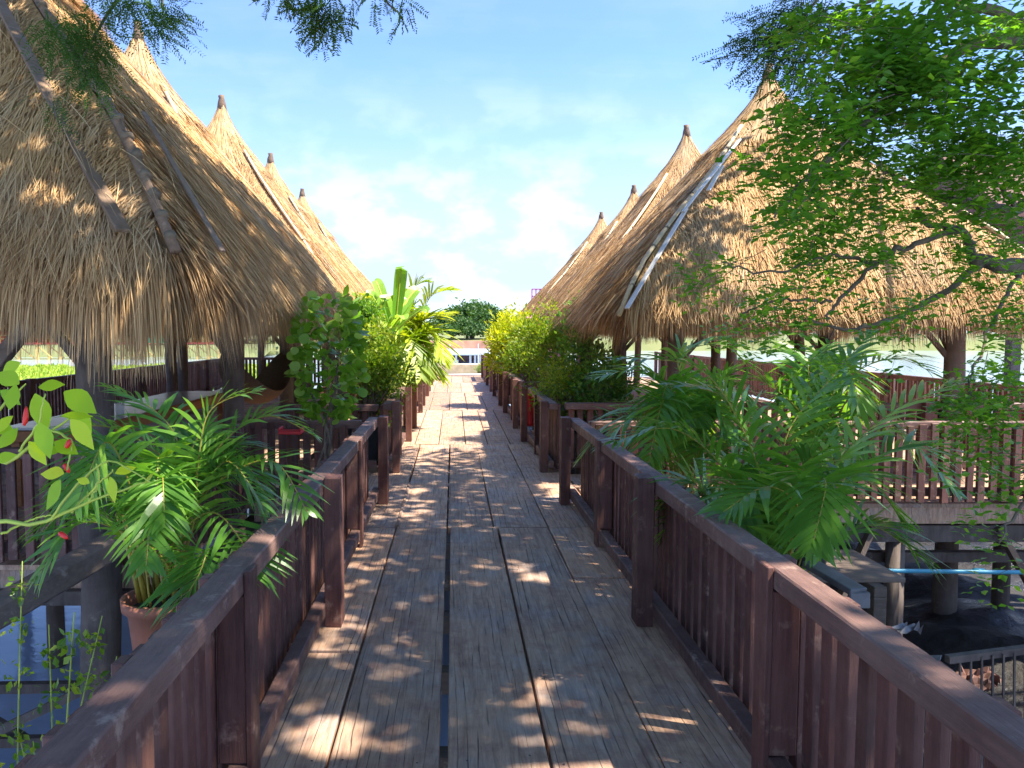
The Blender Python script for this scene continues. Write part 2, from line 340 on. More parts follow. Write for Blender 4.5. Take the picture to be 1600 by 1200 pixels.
# ------------------------------------------------------------------ setting
WZ = -2.0
g = G(); n = 24
xs = np.concatenate([-np.geomspace(900, 2, 12), np.geomspace(2, 900, 12)]); ys = np.concatenate([[-60, -10, 0, 4], np.geomspace(8, 1800, 16)])
def sheet(g, xs, ys, zf):
    X, Y = np.meshgrid(xs, ys); Z = zf(X, Y); v = np.stack([X, Y, Z], -1).reshape(-1, 3); nx = len(xs); f = []
    for j in range(len(ys) - 1):
        for i in range(nx - 1): a = j * nx + i; f.append((a, a + 1, a + nx + 1, a + nx))
    g.add(v, f, .5)
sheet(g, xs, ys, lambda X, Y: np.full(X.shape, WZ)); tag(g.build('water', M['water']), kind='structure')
g = G(); sheet(g, xs, ys, lambda X, Y: np.full(X.shape, WZ - .5)); tag(g.build('ground', M['mud']), kind='structure')
g = G()
def mudz(X, Y):
    h = np.minimum(1, np.maximum(0, (X + .2) / 1.2)); e = np.clip((14 - X) / 1.5, 0, 1) * np.clip((Y + 4) / 1, 0, 1) * np.clip((30 - Y) / 2, 0, 1)
    return WZ - .3 + .62 * h * e + .10 * np.sin(X * 2.3 + np.sin(Y * 1.7)) * h * e + .06 * np.sin(Y * 5.1 + X * 3) * h * e
sheet(g, np.linspace(-.4, 15, 70), np.linspace(-5, 31, 120), mudz); tag(g.build('terrain', M['mud'], smooth=True), kind='structure')
# far shore
g = G(); sheet(g, np.linspace(-900, 900, 40), np.array([163, 175, 260, 500, 1500]), lambda X, Y: np.where(Y < 170, .0, .3) + 0 * X)
tag(g.build('far_shore', M['land']), kind='structure')
g = G(); bx = np.linspace(-900, 900, 400); by = 160 + 1.2 * np.sin(bx * .35) + np.sin(bx * .11)
v = np.concatenate([np.stack([bx, by, np.full_like(bx, WZ - .3)], 1), np.stack([bx, np.full_like(bx, 163.0), np.full_like(bx, .0)], 1)])
f = [(i, i + 1, 400 + i + 1, 400 + i) for i in range(399)]; g.add(v, f, .5); g.m = [np.array([0 if -14 < bx[i] < 20 else 1 for i in range(399)])]
tag(g.build('lake_bank', [M['bank'], M['land']]), kind='structure')
g = G(); sheet(g, np.linspace(-300, -28, 20), np.array([116., 125, 158]), lambda X, Y: np.where(Y < 118, WZ - .2, -.6) + 0 * X); tag(g.build('left_bank', M['land']), kind='structure')

# boardwalk
g = G(); nail = []
def plank(x0, x1, y0, y1, zt=0):
    zt += random.uniform(-.006, .005); gp = .006; m_ = 8; yy = np.linspace(y0 + .009, y1 - .009, m_)
    w0 = x0 + gp + np.cumsum(rng.normal(0, .0012, m_)); w1 = x1 - gp + np.cumsum(rng.normal(0, .0012, m_))
    zz_ = zt + rng.uniform(-.0025, .0025, m_); r = random.random(); v = []; f = []
    for i in range(m_):
        v += [(w0[i], yy[i], zz_[i] - .05), (w0[i], yy[i], zz_[i] - .004), (w0[i] + .006, yy[i], zz_[i]), (w1[i] - .006, yy[i], zz_[i]), (w1[i], yy[i], zz_[i] - .004), (w1[i], yy[i], zz_[i] - .05)]
    for i in range(m_ - 1):
        for j in range(5): a = i * 6 + j; f.append((a, a + 6, a + 7, a + 1))
    f.append((0, 1, 2, 3)); f.append((0, 3, 4, 5)); e = (m_ - 1) * 6; f.append((e + 3, e + 2, e + 1, e)); f.append((e + 5, e + 4, e + 3, e))
    g.add(v, f, r)
    if y0 < 14:
        q = y0 + .08
        while q < y1:
            for xx in (x0 + .06, x1 - .07):
                if random.random() < .85: nail.append((xx + random.uniform(-.02, .02), q + random.uniform(-.03, .03), zt + .001))
            q += .8
rows = [(-1.2, 6.45, [-.47, -.047, None, -.022, .365, .785]), (6.45, 11.35, [-.47, -.05, .335, .785]), (11.35, 16.4, [-.555, -.21, .18, .50, .83]),
        (16.4, 21.2, [-.50, -.08, .30, .72]), (21.2, 25.6, [-.54, -.16, .24, .60]), (25.6, 29.6, [-.48, -.06, .33, .75])]
for y0, y1, bs in rows:
    L0 = [b for b in bs if b is not None]
    skip = set()
    if None in bs: skip = {bs.index(None) - 1}
    for i in range(len(L0) - 1):
        if i in skip: continue
        plank(L0[i], L0[i + 1], y0, y1)
    for xa, xb in ((-1.02, L0[0]), (L0[-1], 1.27)):
        if y0 < 6: ym = 3.9 if xa < 0 else 5.1; plank(xa, xb, y0, ym); plank(xa, xb, ym, y1)
        else: plank(xa, xb, y0, y1)
plank(-.485, -.445, 6.5, 8.4, .012)
bw = tag(g.build('boardwalk', M['deck']), kind='structure')
g = G()
for q in nail:
    a = np.arange(6) * math.pi / 3; v = [(q[0] + math.cos(t) * .005, q[1] + math.sin(t) * .005, q[2] + .0015) for t in a] + [q]
    g.add(v, [(0, 1, 2, 6), (2, 3, 4, 6), (4, 5, 0, 6)])
g.build('nail_heads', M['plastic_black'], bw)
g = G()
yy = -.9
while yy < 29.4: g.box((-1.05, yy, -.17), (1.3, yy + .09, -.056)); yy += .78
g.box((-1.1, -1, -.32), (-1.0, 29.5, -.172)); g.box((.1, -1, -.32), (.2, 29.5, -.172)); g.box((1.22, -1, -.32), (1.32, 29.5, -.172))
g.build('joists', M['beamw'], bw, bevel=.004)
for q in np.arange(.6, 29, 2.8):
    for xx in (-.98, 1.22):
        g = G(); g.tube([(xx, q, -2.6), (xx + .01, q, -1.2), (xx, q, -.32)], [.09, .085, .08], 8, bump=.06); g.build('stilt', M['post'], bw, smooth=True)

# crosswalks and hut decks, boards laid across
def deck(name, x0, x1, y0, y1, zt=-.01, pw=.19, along='x'):
    g = G(); q = y0 if along == 'x' else x0; end = y1 if along == 'x' else x1
    while q < end - .02:
        e = min(q + pw, end)
        if along == 'x': g.box((x0 + random.uniform(-.015, .015), q + .004, zt - .04), (x1, e - .004, zt + random.uniform(-.004, .004)))
        else: g.box((q + .004, y0 + random.uniform(-.015, .015), zt - .04), (e - .004, y1, zt + random.uniform(-.004, .004)))
        q = e
    g.box((x0 + .02, y0 + .03, zt - .20), (x1 - .02, y0 + .11, zt - .043)); g.box((x0 + .02, y1 - .11, zt - .20), (x1 - .02, y1 - .03, zt - .043))
    return tag(g.build(name, M['deck2'] if 'deck2' in M else M['deck']), kind='structure')
deck('crosswalk_floor', 1.29, 9.5, 7.42, 8.98, -.012)
deck('hut_floor_right', 2.15, 7.6, 9.0, 29.5, -.03)
for c_ in (7.0, 10.6, 14.35, 18.1, 21.85): deck('hut_floor_left', -6.8, -1.95, c_ - 1.5, c_ + 1.45, -.03)
for i in range(5):
    y0 = 7.5 + i * 4.2
    if i: deck('crosswalk_floor', 1.29, 2.12, y0, y0 + 1.4, -.012)
    deck('crosswalk_floor', -1.93, -1.04, y0, y0 + 1.4, -.012)

# ------------------------------------------------------------------ fences
def fence(p0, p1, posts, side, label, group, thin=(), H=.80, gapend=0):
    "local x runs along the fence, local y*side is the outer face with the slats"
    p0 = Vector((*p0, 0)); p1 = Vector((*p1, 0)); d = p1 - p0; Ln = d.length; a = math.atan2(d.y, d.x)
    t = thing('wooden_fence', p0, a, label, 'fence', group); s = side
    def bx(g, x0, x1, y0, y1, z0, z1, jit=0): y0, y1 = sorted((y0 * s, y1 * s)); g.box((x0, y0, z0), (x1, y1, z1), jit=jit)
    g = G(); bx(g, -.02, Ln + .02, -.045, .055, H - .075, H, .002); g.build('top_rail', M['paint_h'], t, bevel=.006)
    g = G(); bx(g, 0, Ln, -.05, .018, .055, .135, .002); g.build('bottom_rail', M['paint_h'], t, bevel=.006)
    g = G(); q = .06
    while q < Ln - .05:
        j = random.uniform(-.006, .006); ww = .033 + random.uniform(-.004, .004); top = H - .02 + random.uniform(-.02, .012)
        bx(g, q - ww + j, q + ww + j, .057 + random.uniform(0, .004), .092, .02 + random.uniform(-.02, .02), top, .0025); q += .112
    g.build('slat_panel', M['paint_v'], t, bevel=.004)
    for x_ in posts:
        g = G()
        if x_ in thin: bx(g, x_ - .052, x_ + .052, -.068, -.046, -.0, H + .006, .002); bx(g, x_ - .048, x_ + .048, -.046, .05, .14, H - .08)
        else: bx(g, x_ - .07, x_ + .07, -.135, -.046, .0, H + .02, .003)
        g.build('post', M['paint_v'], t, bevel=.004)
    return t
FX0, FX1 = -.745, 1.135
GL = 'fences on the left edge of the boardwalk'; GR = 'fences on the right edge of the boardwalk'
fence((FX0, -.6), (FX0, 7.5), [1.65, 3.25, 4.9, 6.48, 8.0], 1, 'long near dark red fence on the left edge of the boardwalk', GL, thin=(3.25, 6.48))
fence((FX1, -.6), (FX1, 7.42), [1.7, 3.3, 4.9, 6.48, 7.95], -1, 'long near dark red fence on the right edge of the boardwalk', GR, thin=(3.3, 6.48))
names = ['second', 'third', 'fourth', 'fifth', 'sixth']
for i in range(5):
    y0 = 9.0 + 4.2 * i; Ls = 2.75
    fence((FX0, y0), (FX0, y0 + Ls), [.08, 1.4, Ls - .08], 1, names[i] + ' fence along the left edge of the boardwalk counted from the front, beside the plants', GL, thin=(1.4,))
    fence((FX1, y0), (FX1, y0 + Ls), [.08, 1.4, Ls - .08], -1, names[i] + ' fence along the right edge of the boardwalk counted from the front, beside the plants', GR, thin=(1.4,))
cg = 'short cross fences beside the side walks'
for i in range(5):
    y0 = 7.5 + 4.2 * i
    fence((-1.98, y0 - .08), (-.88, y0 - .08), [.1], -1, 'near cross fence of the %s side walk on the left, joining boardwalk and huts' % ['first', 'second', 'third', 'fourth', 'fifth'][i], cg, H=.78)
    fence((-1.98, y0 + 1.58), (-.88, y0 + 1.58), [.1], 1, 'far cross fence of the %s side walk on the left, joining boardwalk and huts' % ['first', 'second', 'third', 'fourth', 'fifth'][i], cg, H=.78)
    if i:
        fence((1.25, y0 - .08), (2.1, y0 - .08), [.75], -1, 'near cross fence of the %s side walk on the right, joining boardwalk and huts' % ['first', 'second', 'third', 'fourth', 'fifth'][i], cg, H=.78)
        fence((1.25, y0 + 1.58), (2.1, y0 + 1.58), [.75], 1, 'far cross fence of the %s side walk on the right, joining boardwalk and huts' % ['first', 'second', 'third', 'fourth', 'fifth'][i], cg, H=.78)
fence((1.3, 7.44), (9.4, 7.44), [2.0, 4.0, 6.0, 8.0], -1, 'long slatted fence on the near side of the sunny cross walk at right', 'fences of the right cross walk', H=.77)
fence((1.3, 9.05), (9.4, 9.05), [2.1, 4.1, 6.1], 1, 'long slatted fence in front of the nearest right hut behind the cross walk', 'fences of the right cross walk', H=.80)
fence((-4.9, 5.5), (-1.98, 5.5), [1.0, 2.84], -1, 'shaded dark fence in front of the nearest left hut above the water', 'fences round the hut platforms', H=.80)
fence((-1.98, 5.6), (-1.98, 7.35), [.1], -1, 'short side fence of the nearest left hut platform behind the potted palm', 'fences round the hut platforms', H=.78)
fence((-6.55, 5.5), (-6.55, 23.3), [.1] + list(np.arange(2.2, 17.6, 2.2)), 1, 'long fence at the lake side of the left hut platform', 'fences round the hut platforms', H=.88)
fence((-6.5, 23.35), (-2, 23.35), [.1, 2.3, 4.3], 1, 'fence closing the far end of the left hut platform', 'fences round the hut platforms', H=.88)
fence((7.5, 9.2), (7.5, 29.3), [.1] + list(np.arange(2.2, 20, 2.2)), -1, 'long fence at the lake side of the right hut platform', 'fences round the hut platforms', H=.9)

# ------------------------------------------------------------------ thatched huts
AZ, EZ, HR = 5.25, 1.98, 2.36        # apex, eave height, half width
def surf(face, s, t):
    "point on the roof: face 0..3, s -1..1 across, t 0 apex..1 eave"
    r = HR * t * (1 + .06 * np.sin(t * math.pi * 2) * -1) + .03; p = 10.0
    zt = AZ + (EZ - AZ) * t
    k = 1 / (np.abs(s) ** p + 1) ** (1 / p) * 1.02
    x = s * r * k; y = -r * k; a = face * math.pi / 2; c, q = np.cos(a), np.sin(a)
    return np.stack([x * c - y * q, x * q + y * c, zt], -1)
def fnorm(face):
    a = face * math.pi / 2; ny = -(AZ - EZ); nz = HR; l = math.hypot(ny, nz); ny /= l; nz /= l
    return np.stack([-ny * np.sin(a) * 1.0, ny * np.cos(a), np.full(np.shape(a), nz)], -1)
def fdown(face):
    a = face * math.pi / 2; l = math.hypot(HR, AZ - EZ); y = -HR / l
    return np.stack([-y * np.sin(a), y * np.cos(a), np.full(np.shape(a), -(AZ - EZ) / l)], -1)
def flat_(face):
    a = face * math.pi / 2; return np.stack([np.cos(a), np.sin(a), 0 * a], -1)
def hut(root, n, wd, ln, hippoles, seed, zlow=1.68):
    global rng; old = rng; rng = np.random.default_rng(seed)
    # closed thatch body (outer skin and underside)
    g = G(); ns, ntt = 9, 12
    for fc in range(4):
        S_, T_ = np.meshgrid(np.linspace(-1, 1, ns), np.linspace(0.02, 1, ntt)); F_ = np.full(S_.shape, fc)
        P = surf(F_, S_, T_) - fnorm(F_) * .05; P2 = surf(F_, S_, T_) - fnorm(F_) * .22 - np.array((0, 0, .03))
        v = np.concatenate([P.reshape(-1, 3), P2.reshape(-1, 3)]); m_ = ns * ntt; f = []
        for j in range(ntt - 1):
            for i in range(ns - 1): a = j * ns + i; f.append((a + ns, a + ns + 1, a + 1, a)); f.append((m_ + a, m_ + a + 1, m_ + a + ns + 1, m_ + a + ns))
        for i in range(ns - 1): a = (ntt - 1) * ns + i; f.append((a, a + m_, a + 1 + m_, a + 1))
        g.add(v, f, .5)
    # main strands
    fc = rng.integers(0, 4, n); t = np.sqrt(rng.uniform(.01, 1.0, n)) * .97; s = rng.uniform(-1, 1, n); P0 = surf(fc, s, t)
    nn = fnorm(fc); dd = fdown(fc); la = flat_(fc)
    hipw = np.clip((np.abs(s) - .80) / .2, 0, 1) * .9
    lat = rng.normal(0, .21, n) + .22 * np.sin(P0[:, 2] * 6.3 + fc * 1.7 + 2 * np.sin((P0[:, 0] + P0[:, 1]) * 3.1)) * np.sin((P0[:, 0] - P0[:, 1]) * 2.9 + P0[:, 2] * 2) - np.sign(s) * hipw * rng.uniform(.2, .9, n)
    d = nrm(dd + la * lat[:, None] + nn * rng.uniform(-.01, .07, n)[:, None]); l = ln * rng.uniform(.55, 1.25, n); l = np.minimum(l, np.maximum((P0[:, 2] - zlow - rng.uniform(-.05, .25, n)) / 1.12, .10))
    u = np.linspace(0, 1, 4)[None, :, None]; curl = rng.normal(0, .08, n)[:, None, None]
    over = np.clip((t - .86) / .14, 0, 1)[:, None, None]
    P = P0[:, None] + d[:, None] * l[:, None, None] * u + la[:, None] * curl * l[:, None, None] * u ** 2 - np.array((0, 0, 1.)) * l[:, None, None] * over * .28 * u ** 2 + nn[:, None] * (rng.uniform(0, .04, n)[:, None, None])
    clump = .5 + .5 * np.sin(P0[:, 0] * 5.1 + P0[:, 2] * 2.7 + fc * 2) * np.sin(P0[:, 1] * 4.3 + P0[:, 2] * 3.9)
    r = np.clip(rng.beta(2.2, 1.9, n) * .78 + clump * .24, 0, 1)
    side = nrm(la + nn * rng.normal(0, .5, n)[:, None])
    g.ribbon(P, side, wd * np.array([1, .95, .8, .3])[None] * rng.uniform(.7, 1.3, n)[:, None], r)
    # eave fringe: thick, drooping to the vertical, several lengths
    m_ = int(n * .26); fc = rng.integers(0, 4, m_); s = rng.uniform(-1, 1, m_); t = rng.uniform(.86, 1.0, m_); P0 = surf(fc, s, t) - fnorm(fc) * rng.uniform(0, .16, m_)[:, None]
    dd = fdown(fc); la = flat_(fc); l = (P0[:, 2] - zlow + rng.uniform(-.16, .16, m_)) / 1.04 * (1 + .12 * np.sin(s * 9 + fc * 2)); hip = (np.abs(s) > .85)
    l = np.where(hip, l * 1.15, l)
    lat = rng.normal(0, .13, m_) + s * .25 * hip
    d = nrm(dd + la * lat[:, None])
    P = P0[:, None] + d[:, None] * l[:, None, None] * (u - .42 * u ** 2) - np.array((0, 0, 1.)) * l[:, None, None] * .56 * u ** 2
    g.ribbon(P, nrm(la + rs(m_) * .35), wd * 1.1 * np.array([1, 1, .8, .15])[None] * rng.uniform(.7, 1.4, m_)[:, None], np.clip(rng.beta(2, 2, m_) * .85 + .02, 0, 1))
    # stray long wisps
    m_ = int(n * .010); fc = rng.integers(0, 4, m_); s = rng.uniform(-1, 1, m_); t = rng.uniform(.9, 1, m_); P0 = surf(fc, s, t); l = rng.uniform(.25, .50, m_) * (1 if zlow > 1.65 else 1.25); d = nrm(fdown(fc) + flat_(fc) * rng.normal(0, .2, m_)[:, None])
    P = P0[:, None] + d[:, None] * l[:, None, None] * (u - .5 * u ** 2) - np.array((0, 0, 1.)) * l[:, None, None] * .6 * u ** 2
    g.ribbon(P, nrm(flat_(fc) + rs(m_) * .4), wd * np.array([1, .9, .7, .2])[None] * np.ones((m_, 1)), rng.uniform(.3, 1, m_))
    # stray strands lifted off the slope
    m_ = int(n * .045); fc = rng.integers(0, 4, m_); s = rng.uniform(-1, 1, m_); t = np.sqrt(rng.uniform(.02, 1, m_)); P0 = surf(fc, s, t); l = rng.uniform(.2, .5, m_)
    d = nrm(fdown(fc) + flat_(fc) * rng.normal(0, .7, m_)[:, None] + fnorm(fc) * rng.uniform(0, .3, m_)[:, None])
    P = P0[:, None] + d[:, None] * l[:, None, None] * u - np.array((0, 0, 1.)) * l[:, None, None] * .2 * u ** 2 + fnorm(fc)[:, None] * .03
    g.ribbon(P, nrm(flat_(fc) + rs(m_)), wd * .9 * np.array([.8, .8, .6, .2])[None] * np.ones((m_, 1)), rng.uniform(.45, 1, m_))
    ro = g.build('thatch_roof', M['thatch'], root)
    # layer folded over each hip
    g = G()
    for fc0 in range(4):
        m_ = int(n * .045)
        for sg in (1, -1):
            fcc = np.full(m_, fc0 if sg > 0 else (fc0 + 1) % 4); t = rng.uniform(.16, .93, m_); s = np.full(m_, 1.0 if sg > 0 else -1.0)
            P0 = surf(fcc, s, t) + fnorm(fcc) * .03; la = -flat_(fcc) * sg; dd = fdown(fcc); l = rng.uniform(.22, .48, m_) * (.6 + .5 * t)
            d = nrm(la * .8 + dd * rng.uniform(.35, .85, m_)[:, None] + fnorm(fcc) * .05)
            P = P0[:, None] + d[:, None] * l[:, None, None] * u + dd[:, None] * l[:, None, None] * .35 * u ** 2
            g.ribbon(P, nrm(dd + rs(m_) * .3), wd * np.array([1, 1, .8, .3])[None] * rng.uniform(.7, 1.3, m_)[:, None], np.clip(rng.beta(2, 2.2, m_), 0, 1))
    g.build('hip_thatch', M['thatch'], ro)
    # cap of straw bound round the peak
    g = G(); m_ = int(n * .10); a = rng.uniform(0, 2 * math.pi, m_); h = rng.uniform(0, 1, m_) ** .8
    rr = .05 + .60 * h ** 1.35; zt = AZ + .22 - 1.02 * h; q_ = 1 / (np.abs(np.cos(a)) ** 4 + np.abs(np.sin(a)) ** 4) ** .25
    P0 = np.stack([np.cos(a) * rr * q_, np.sin(a) * rr * q_, zt], -1); sl = .30 + 1.0 * h; d = nrm(np.stack([np.cos(a) * sl * .75, np.sin(a) * sl * .75, -np.ones(m_)], -1) + rs(m_) * .10); l = rng.uniform(.22, .42, m_)
    P = P0[:, None] + d[:, None] * l[:, None, None] * u + np.stack([np.cos(a), np.sin(a), 0 * a], -1)[:, None] * .04 * u
    tang = np.stack([-np.sin(a), np.cos(a), 0 * a], -1)
    g.ribbon(P, nrm(tang + rs(m_) * .3), wd * 1.1 * np.array([1, 1, .8, .3])[None] * np.ones((m_, 1)), np.clip(rng.beta(3, 1.8, m_) + .05, 0, 1))
    hs = np.linspace(0, 1, 8); g2r = .03 + .58 * hs ** 1.35; g.tube([(0, 0, AZ + .24 - 1.02 * q) for q in hs], g2r, 12, r=.4)
    cp = g.build('roof_cap', M['thatch'], root)
    g = G(); g.tube([(0, 0, AZ + .08), (.004, 0, AZ + .25), (.0, .003, AZ + .32), (.005, 0, AZ + .37)], [.095, .068, .048, .053], 10, r=.25, bump=.1)
    g.build('finial', M['darkpole'], root, smooth=True)
    # hip poles, tied every so often
    for fc0 in range(4):
        kind = hippoles[fc0]
        if not kind: continue
        big = kind == 'dark'; f_ = np.array([fc0] * 9); tt = np.linspace(.22, 1.01 if big else 1.05, 9); P = surf(f_, np.ones(9), tt) + np.array((0, 0, .05)) + nrm(surf(f_, np.ones(9), tt) * np.array((1, 1, 0))) * .035
        P += rng.normal(0, .008, P.shape)
        g = G(); g.tube(P, np.linspace(.022, .028, 9) if big else .024, 8, bump=.25 if big else .03)
        for q in np.arange(.26, 1.0, .038 if big else .075):
            c = surf(np.array([fc0, fc0]), np.ones(2), np.array([q, q + (.009 if big else .005)])) + np.array((0, 0, .05)); c += nrm(c * np.array((1, 1, 0))) * .035
            g.tube(c[:, :], .034 if big else .029, 8, bump=.3, mi=1)
        g.build('hip_pole', [M['darkpole'] if big else M['bamboo'], M['rope']], root, smooth=True)
    # posts, beams, rafters
    for ix in (-1, 1):
        for iy in (-1, 1):
            g = G(); px_, py_ = 1.55 * ix, 1.55 * iy; rad = rng.uniform(.085, .115)
            P = np.array([(px_, py_, zq) for zq in np.linspace(-2.4, 2.3, 9)]) + np.concatenate([rng.normal(0, .012, (9, 2)), np.zeros((9, 1))], 1)
            g.tube(P, np.linspace(rad * 1.12, rad * .9, 9), 10, bump=.06); g.build('post', M['post'], root, smooth=True)
    g = G()
    for sg in (-1, 1):
        g.tube([(-1.95, 1.55 * sg, 2.0), (1.95, 1.55 * sg, 2.02)], .05, 8); g.tube([(1.55 * sg, -1.95, 2.10), (1.55 * sg, 1.95, 2.08)], .05, 8)
    g.build('ring_beam', M['post'], root, smooth=True)
    for ix in (-1, 1):
        for iy in (-1, 1):
            for e0, e1 in (((1.55 * ix, 1.55 * iy, 1.25), (1.0 * ix, 1.55 * iy, 1.98)), ((1.55 * ix, 1.55 * iy, 1.3), (1.55 * ix, 1.0 * iy, 2.04))):
                g = G(); g.beam(e0, e1, .05, .05); g.build('brace', M['post'], root)
    rng = old
LX, RX = -4.10, 4.12
GHL = 'thatched huts along the left side of the boardwalk'; GHR = 'thatched huts along the right side of the boardwalk'
h1 = thing('thatched_hut', (LX, 7.0, 0), 0, 'nearest left thatched hut, shaded straw roof with a brown board on it', 'hut', GHL)
hut(h1, 110000, .0056, .58, {0: 'dark', 1: 'dark', 2: 'dark', 3: 'dark'}, 11, 1.60); h1.scale = (1.10, 1.10, 1.03)
proto = thing('thatched_hut', (LX, 10.6, 0), R(90), 'second left thatched hut, sunlit straw roof behind the shaded nearest one', 'hut', GHL)
hut(proto, 48000, .0088, .58, {0: 'bam', 1: 'bam', 2: 'bam', 3: 'bam'}, 12)
for i, (yy, rz) in enumerate([(14.35, 180), (18.1, 270), (21.85, 0)]):
    o = dup(proto, (LX, yy, 0), R(rz), (1, 1, [1.03, 1.0, .98][i])); o['label'] = ['third left thatched hut with a slim finial, between the second and fourth', 'fourth left thatched hut with a short finial, smaller peak left of the sky', 'farthest left thatched hut whose roof edge meets the yellow palm'][i]
RXs = [(10.6, 0, .905, 'nearest right thatched hut, big straw roof half behind the leafy tree'),
       (14.75, 90, .955, 'second right thatched hut with a tall spire above its straw cap'), (18.95, 180, .90, 'third right thatched hut from the front, pale bamboo pole down its near hip'),
       (23.1, 270, .90, 'farthest right thatched hut, lowest straw peak beside the clouds')]
for yy, rz, sz, lb in RXs:
    k_ = 1.02 if rz == 0 else .95; o = dup(proto, (RX + (.0 if rz == 0 else .14), yy, .12), R(rz), (1.02 if rz in (90, 270) else k_, k_ if rz in (90, 270) else 1.02, sz - .02)); o['label'] = lb; o['group'] = GHR
# boards and battens lying on the roofs
def board_on(root, pts, w_, th, m_, name):
    g = G(); pts = [np.array(p) for p in pts]
    for a, b in zip(pts[:-1], pts[1:]): g.beam(a, b, w_, th)
    return g.build(name, m_, root, bevel=.003)
def face_pt(face, s, t, lift): q = surf(np.array([face]), np.array([s]), np.array([t]))[0] + fnorm(np.array([face]))[0] * lift; return q
board_on(h1, [face_pt(0, .74, .42, .12), face_pt(0, .90, .99, .12)], .075, .022, M['brownboard'], 'brown_board')
board_on(h1, [face_pt(1, -.93, .74, .13), face_pt(1, -.87, 1.01, .12)], .035, .015, M['beamw'], 'grey_batten')
r1 = [o for o in bpy.data.objects if o.name.startswith('thatched_hut') and o.get('label', '').startswith('nearest right')][0]
r2 = [o for o in bpy.data.objects if o.name.startswith('thatched_hut') and o.get('label', '').startswith('second right')][0]
board_on(r1, [face_pt(0, -.99, 1.03, .12), face_pt(0, -.965, .64, .12)], .05, .02, M['whitewood'], 'white_batten')
board_on(r1, [face_pt(0, -.97, .66, .14), face_pt(0, -.90, .31, .13)], .042, .02, M['whitewood'], 'white_batten')
board_on(r1, [face_pt(0, -.88, .56, .12), face_pt(0, -.92, .44, .12)], .05, .02, M['whitewood'], 'white_batten')
board_on(r2, [face_pt(3, -.64, .53, .13), face_pt(3, -.50, .37, .13)], .09, .02, M['whitewood'], 'white_batten')

# ------------------------------------------------------------------ plants
def frond(g, gs, pts, ll=.30, nl=26, lw=.022, spread=None, droop=.30, r0=None, start=.22, up=(0, 0, 1), srad=.006):
    P = bez(pts, 30); g_t = nrm(np.gradient(P, axis=0)); gs.tube(P, np.linspace(srad, srad * .3, 30), 5)
    u = np.linspace(start, .995, nl); idx = u * 29; i0 = np.minimum(idx.astype(int), 28); f = (idx - i0)[:, None]
    B = P[i0] * (1 - f) + P[i0 + 1] * f; T = g_t[i0]; upv = np.array(up, float); sd_ = nrm(np.cross(T, upv)); nu = nrm(np.cross(sd_, T))
    l = ll * (np.sin((u - start) / (1 - start) * 2.7 + .42) * .85 + .15)
    for sg in (1, -1):
        j = rng.normal(0, .09, (nl, 3)); D = nrm(T * (.55 + .7 * u[:, None] ** 2) + sd_ * sg * .95 + nu * .32 + j)
        k = 5; uu = np.linspace(0, 1, k)[None, :, None]; lj = (l * rng.uniform(.85, 1.12, nl))[:, None, None]
        Q = B[:, None] + D[:, None] * lj * uu - np.array((0, 0, 1.)) * lj * (droop * rng.uniform(.5, 1.5, nl))[:, None, None] * uu ** 2
        wv = nrm(np.cross(D, nu) + rs(nl) * .25)
        g.ribbon(Q, wv, lw * np.array([.45, 1, .95, .62, .03])[None] * rng.uniform(.8, 1.2, nl)[:, None], np.clip((rng.random() if r0 is None else r0) * .7 + rng.random(nl) * .3, 0, 1))
def palm(root, base, keys, nrand, hh, ml, seed, ll=.30, lw=.022, nl=26, yell=0, spreadr=.9):
    global rng; old = rng; rng = np.random.default_rng(seed); g = G(); gs = G(); base = np.array(base, float)
    for pts, r0 in keys:
        frond(g, gs, pts, ll, nl, lw, r0=r0)
    for i in range(nrand):
        a = rng.uniform(0, 2 * math.pi); el = rng.uniform(.2, 1.0); H_ = hh * rng.uniform(.55, 1); rr = spreadr * el * rng.uniform(.7, 1.1)
        b = base + np.array((math.cos(a), math.sin(a), 0)) * rng.uniform(0, .10); dx = np.array((math.cos(a), math.sin(a), 0))
        pts = [b, b + dx * rr * .18 + (0, 0, H_ * .55), b + dx * rr * .6 + (0, 0, H_ * .95), b + dx * rr * 1.05 + (0, 0, H_ * (.95 - .45 * el))]
        frond(g, gs, pts, ll * rng.uniform(.75, 1.05), nl, lw, start=.35)
    for i in range(10):
        a = rng.uniform(0, 2 * math.pi); b = base + np.array((math.cos(a), math.sin(a), 0)) * rng.uniform(.02, .10)
        gs.tube([b, b + np.array((math.cos(a) * .04, math.sin(a) * .04, hh * .28)), b + np.array((math.cos(a) * .09, math.sin(a) * .09, hh * .5))], [.013, .011, .006], 6)
    g.build('leaflets', ml, root); gs.build('stems', M['palmstem'], root, smooth=True); rng = old
def pot(loc, r_, h_, m_, label, name='flower_pot', cat='pot', group=None):
    t = thing(name, loc, 0, label, cat, group); g = G(); prof = [(.001, 0), (.70, 0), (.78, .25), (.92, .86), (.93, .86), (1.06, .87), (1.08, 1.0), (.96, 1.0), (.92, .90), (.88, .84)]
    n_ = 20; a = np.arange(n_) * 2 * math.pi / n_; v = []; f = []
    for rr, z_ in prof: v += [(math.cos(q) * rr * r_, math.sin(q) * rr * r_, z_ * h_) for q in a]
    for i in range(len(prof) - 1):
        for j in range(n_): k = (j + 1) % n_; f.append((i * n_ + j, i * n_ + k, (i + 1) * n_ + k, (i + 1) * n_ + j))
    g.add(v, f); g.build('pot_body', m_, t, smooth=True)
    g = G(); v = [(math.cos(q) * .9 * r_, math.sin(q) * .9 * r_, .85 * h_) for q in a] + [(0, 0, .88 * h_)]; g.add(v, [(i, (i + 1) % n_, (i + 2) % n_, n_) for i in range(0, n_, 2)]); g.build('soil', M['soil'], t); return t

